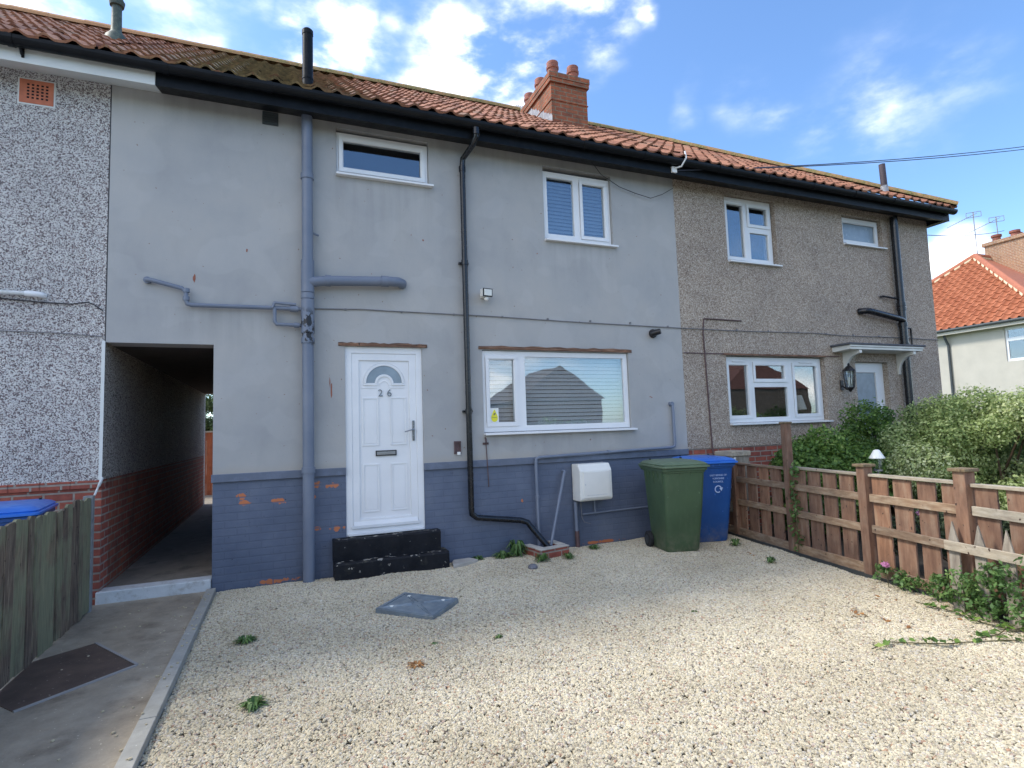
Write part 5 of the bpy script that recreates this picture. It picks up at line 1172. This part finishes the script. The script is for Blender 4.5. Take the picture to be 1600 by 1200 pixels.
m = MB(); m.box(fx + .08, fx + .085, 5.32, 6.35, 3.55, 4.69); m.build('pane', 'glass', w, weld=False)
m = MB(); m.box(fx + 1.2, fx + 1.3, 5.2, 8, 3, 5); m.build('interior', 'dark', FH)
m = MB(); m.box(31.2, 33.6, 7.8, 9.4, 7.6, 9.45); c_ = m.build('chimney', 'brick_tan', FH)
m = MB(); m.box(31.12, 33.68, 7.72, 9.48, 9.45, 9.62); m.build('corbel', 'brick_tan', c_, bevel=.01)
for x, y_ in ((31.4, 8.98), (32.1, 8.5), (31.5, 8.3), (33.0, 8.4)):
    m = MB(); m.lathe((x, y_, 9.60), [(.17, 0), (.16, .2), (.21, .22), (.21, .32), (.15, .33)], 14); m.build('chimney_pot', 'clay_pot', c_, smooth=True)
def aerial(x, y_, z0, z1, lab, ln):
    A = thing('tv_aerial', lab, 'aerial', (x, y_, z0), group='television aerials on the far roof')
    m = MB(); m.tube([(x, y_, z0), (x, y_ + .02, z1)], .022, 6); m.build('mast', 'aerial', A)
    m = MB(); d = Vector((-.55, .75, -.38)).normalized(); p = Vector((x, y_, z1 - .12)); m.tube([p - d * .15, p + d * ln], .013, 6)
    for k in range(9): q = p + d * (ln * (k + 1) / 9); m.tube([q - Vector((.09, .07, 0)), q + Vector((.09, .07, 0))], .006, 4)
    m.build('boom', 'aerial', A)
    m = MB(); e = Vector((.6, -.75, 0)).normalized()
    for zz in (-.12, .12): m.tube([p - e * .28 + UP * zz, p + e * .28 + UP * zz], .014, 5)
    for ss in (-.28, 0, .28): m.tube([p + e * ss - UP * .12, p + e * ss + UP * .12], .014, 5)
    m.build('reflector', 'aerial', A)
aerial(30.4, 9.30, 8.8, 11.05, 'tall television aerial at the roof apex of the far house', 1.1); aerial(31.6, 9.0, 9.7, 10.85, 'shorter television aerial rising from the buff brick chimney', 1.3)
m = MB(); pts = []
for i in range(16): t_ = i / 15; p = Vector((11.0, 2.0, 5.7)).lerp(Vector((31.3, 8.6, 10.0)), t_); p.z -= .5 * 4 * t_ * (1 - t_) * .5; pts.append(p)
m.tube(pts, .012, 5); tag(m.build('telephone_wire', 'cableroof'), 'single wire from behind the terrace corner to the far chimney', 'wire')

# ------------------------------------------------------------------ BEHIND THE PASSAGE
m = MB(); rg = random.Random(2); x = -4.0
BF = thing('rear_fence', 'red-brown fence glimpsed through the far end of the passage', 'fence', (-2, 10, 0))
while x < 2: m.box(x, x + .135, 10.0, 10.02, .06, 1.66, rg.random()); x += .14
m.build('boards', 'woodRed', BF); m = MB(); m.box(-4, 2, 9.97, 10.05, 1.66, 1.70); m.build('cap_rail', 'woodGreyH', BF)
TR = thing('garden_tree', 'small light green tree glimpsed beyond the passage', 'tree', (-2.3, 14, 0))
cl = clumps((-2.3, 14, 2.1), (1.0, .8, .75), 16, .4, 33); leaf_mesh('crown', 'leafTree', cl, 7000, .05, 33, TR); branches('trunk', TR, (-2.3, 14, 0), [c[:3] for c in cl[:9]], .05)

# ------------------------------------------------------------------ ACROSS THE STREET (behind the camera, mirrored in the windows)
def opposite(x, y, w, d, he, hr, lab, wallm='brick', roofm='ridge_far', stack=True, px=0.0):
    t = thing('opposite_house', lab, 'house', (x, y, 0), group='houses across the street')
    m = MB(); m.panel(x - w, x + w, -.1, he, [(x - w * .6, x - w * .15, 1, 2.1), (x + w * .2, x + w * .65, 1, 2.1)], y, y + .25); m.box(x - w, x - w + .25, y - d, y, -.1, he); m.box(x + w - .25, x + w, y - d, y, -.1, he); m.box(x - w, x + w, y - d - .25, y - d, -.1, he); m.build('wall', wallm, t)
    m = MB(); o = .35; m.add([(x - w - o, y + o, he - .1), (x + w + o, y + o, he - .1), (x + w + o, y - d - o, he - .1), (x - w - o, y - d - o, he - .1), (x + px, y - w * .2, hr), (x + px, y - d + w * .5, hr)], [(0, 1, 4), (1, 2, 5, 4), (2, 3, 5), (3, 0, 4, 5)]); m.build('roof', roofm, t, weld=False)
    for a, b in ((x - w * .6, x - w * .15), (x + w * .2, x + w * .65)):
        m = MB(); m.panel(a, b, 1, 2.1, [(a + .08, b - .08, 1.08, 2.02)], y + .08, y + .14); wn2 = m.build('window', 'upvc', t); m = MB(); m.box(a, b, y + .10, y + .105, 1, 2.1); m.build('pane', 'glass', wn2, weld=False)
    if not stack: return
    m = MB(); m.box(x - .4, x + .4, y - w - .6, y - w + .2, hr - 1.2, hr + .7); m.build('chimney', 'brick', t)
opposite(23.2, -39, 4.1, 10, 4.1, 7.2, 'hipped house reflected in the ground-floor window of the grey house', 'brick_old', 'roof_brown', False, .5)
opposite(8.5, -42, 4.8, 9, 4.4, 6.4, 'lower house reflected beside the hipped house', 'farrender', 'roof_brown')
opposite(47, -38, 6.0, 10, 4.9, 8.0, 'red-roofed house reflected in the window of the tan house', 'brick_old', 'roof_dull')
opposite(64, -30, 6.0, 10, 4.9, 8.2, 'second red-roofed house reflected in the window of the tan house', 'brick_old', 'roof_dull')
opposite(-9, -40, 5.0, 10, 4.9, 8.0, 'house across the street to the left, reflected in the glass')
cl = []
for k in range(60): cl.append((-30 + k * 1.9, -21.2, .9 + .3 * math.sin(k * 1.7), 1.3, .6, .9))
OH = thing('hedge', 'dark green hedge across the street seen only as a reflection', 'hedge', (0, -21, 0)); leaf_mesh('foliage', 'leafGreen', cl, 22000, .11, 404, OH)
m = MB()
for k in range(0, 60, 4): m.tube([(-30 + k * 1.9, -21.2, -.06), (-30 + k * 1.9, -21.2, .8)], .05, 5)
m.build('branches', 'stem', OH)
for o in sc.objects:
    if '_local' in o: del o['_local']
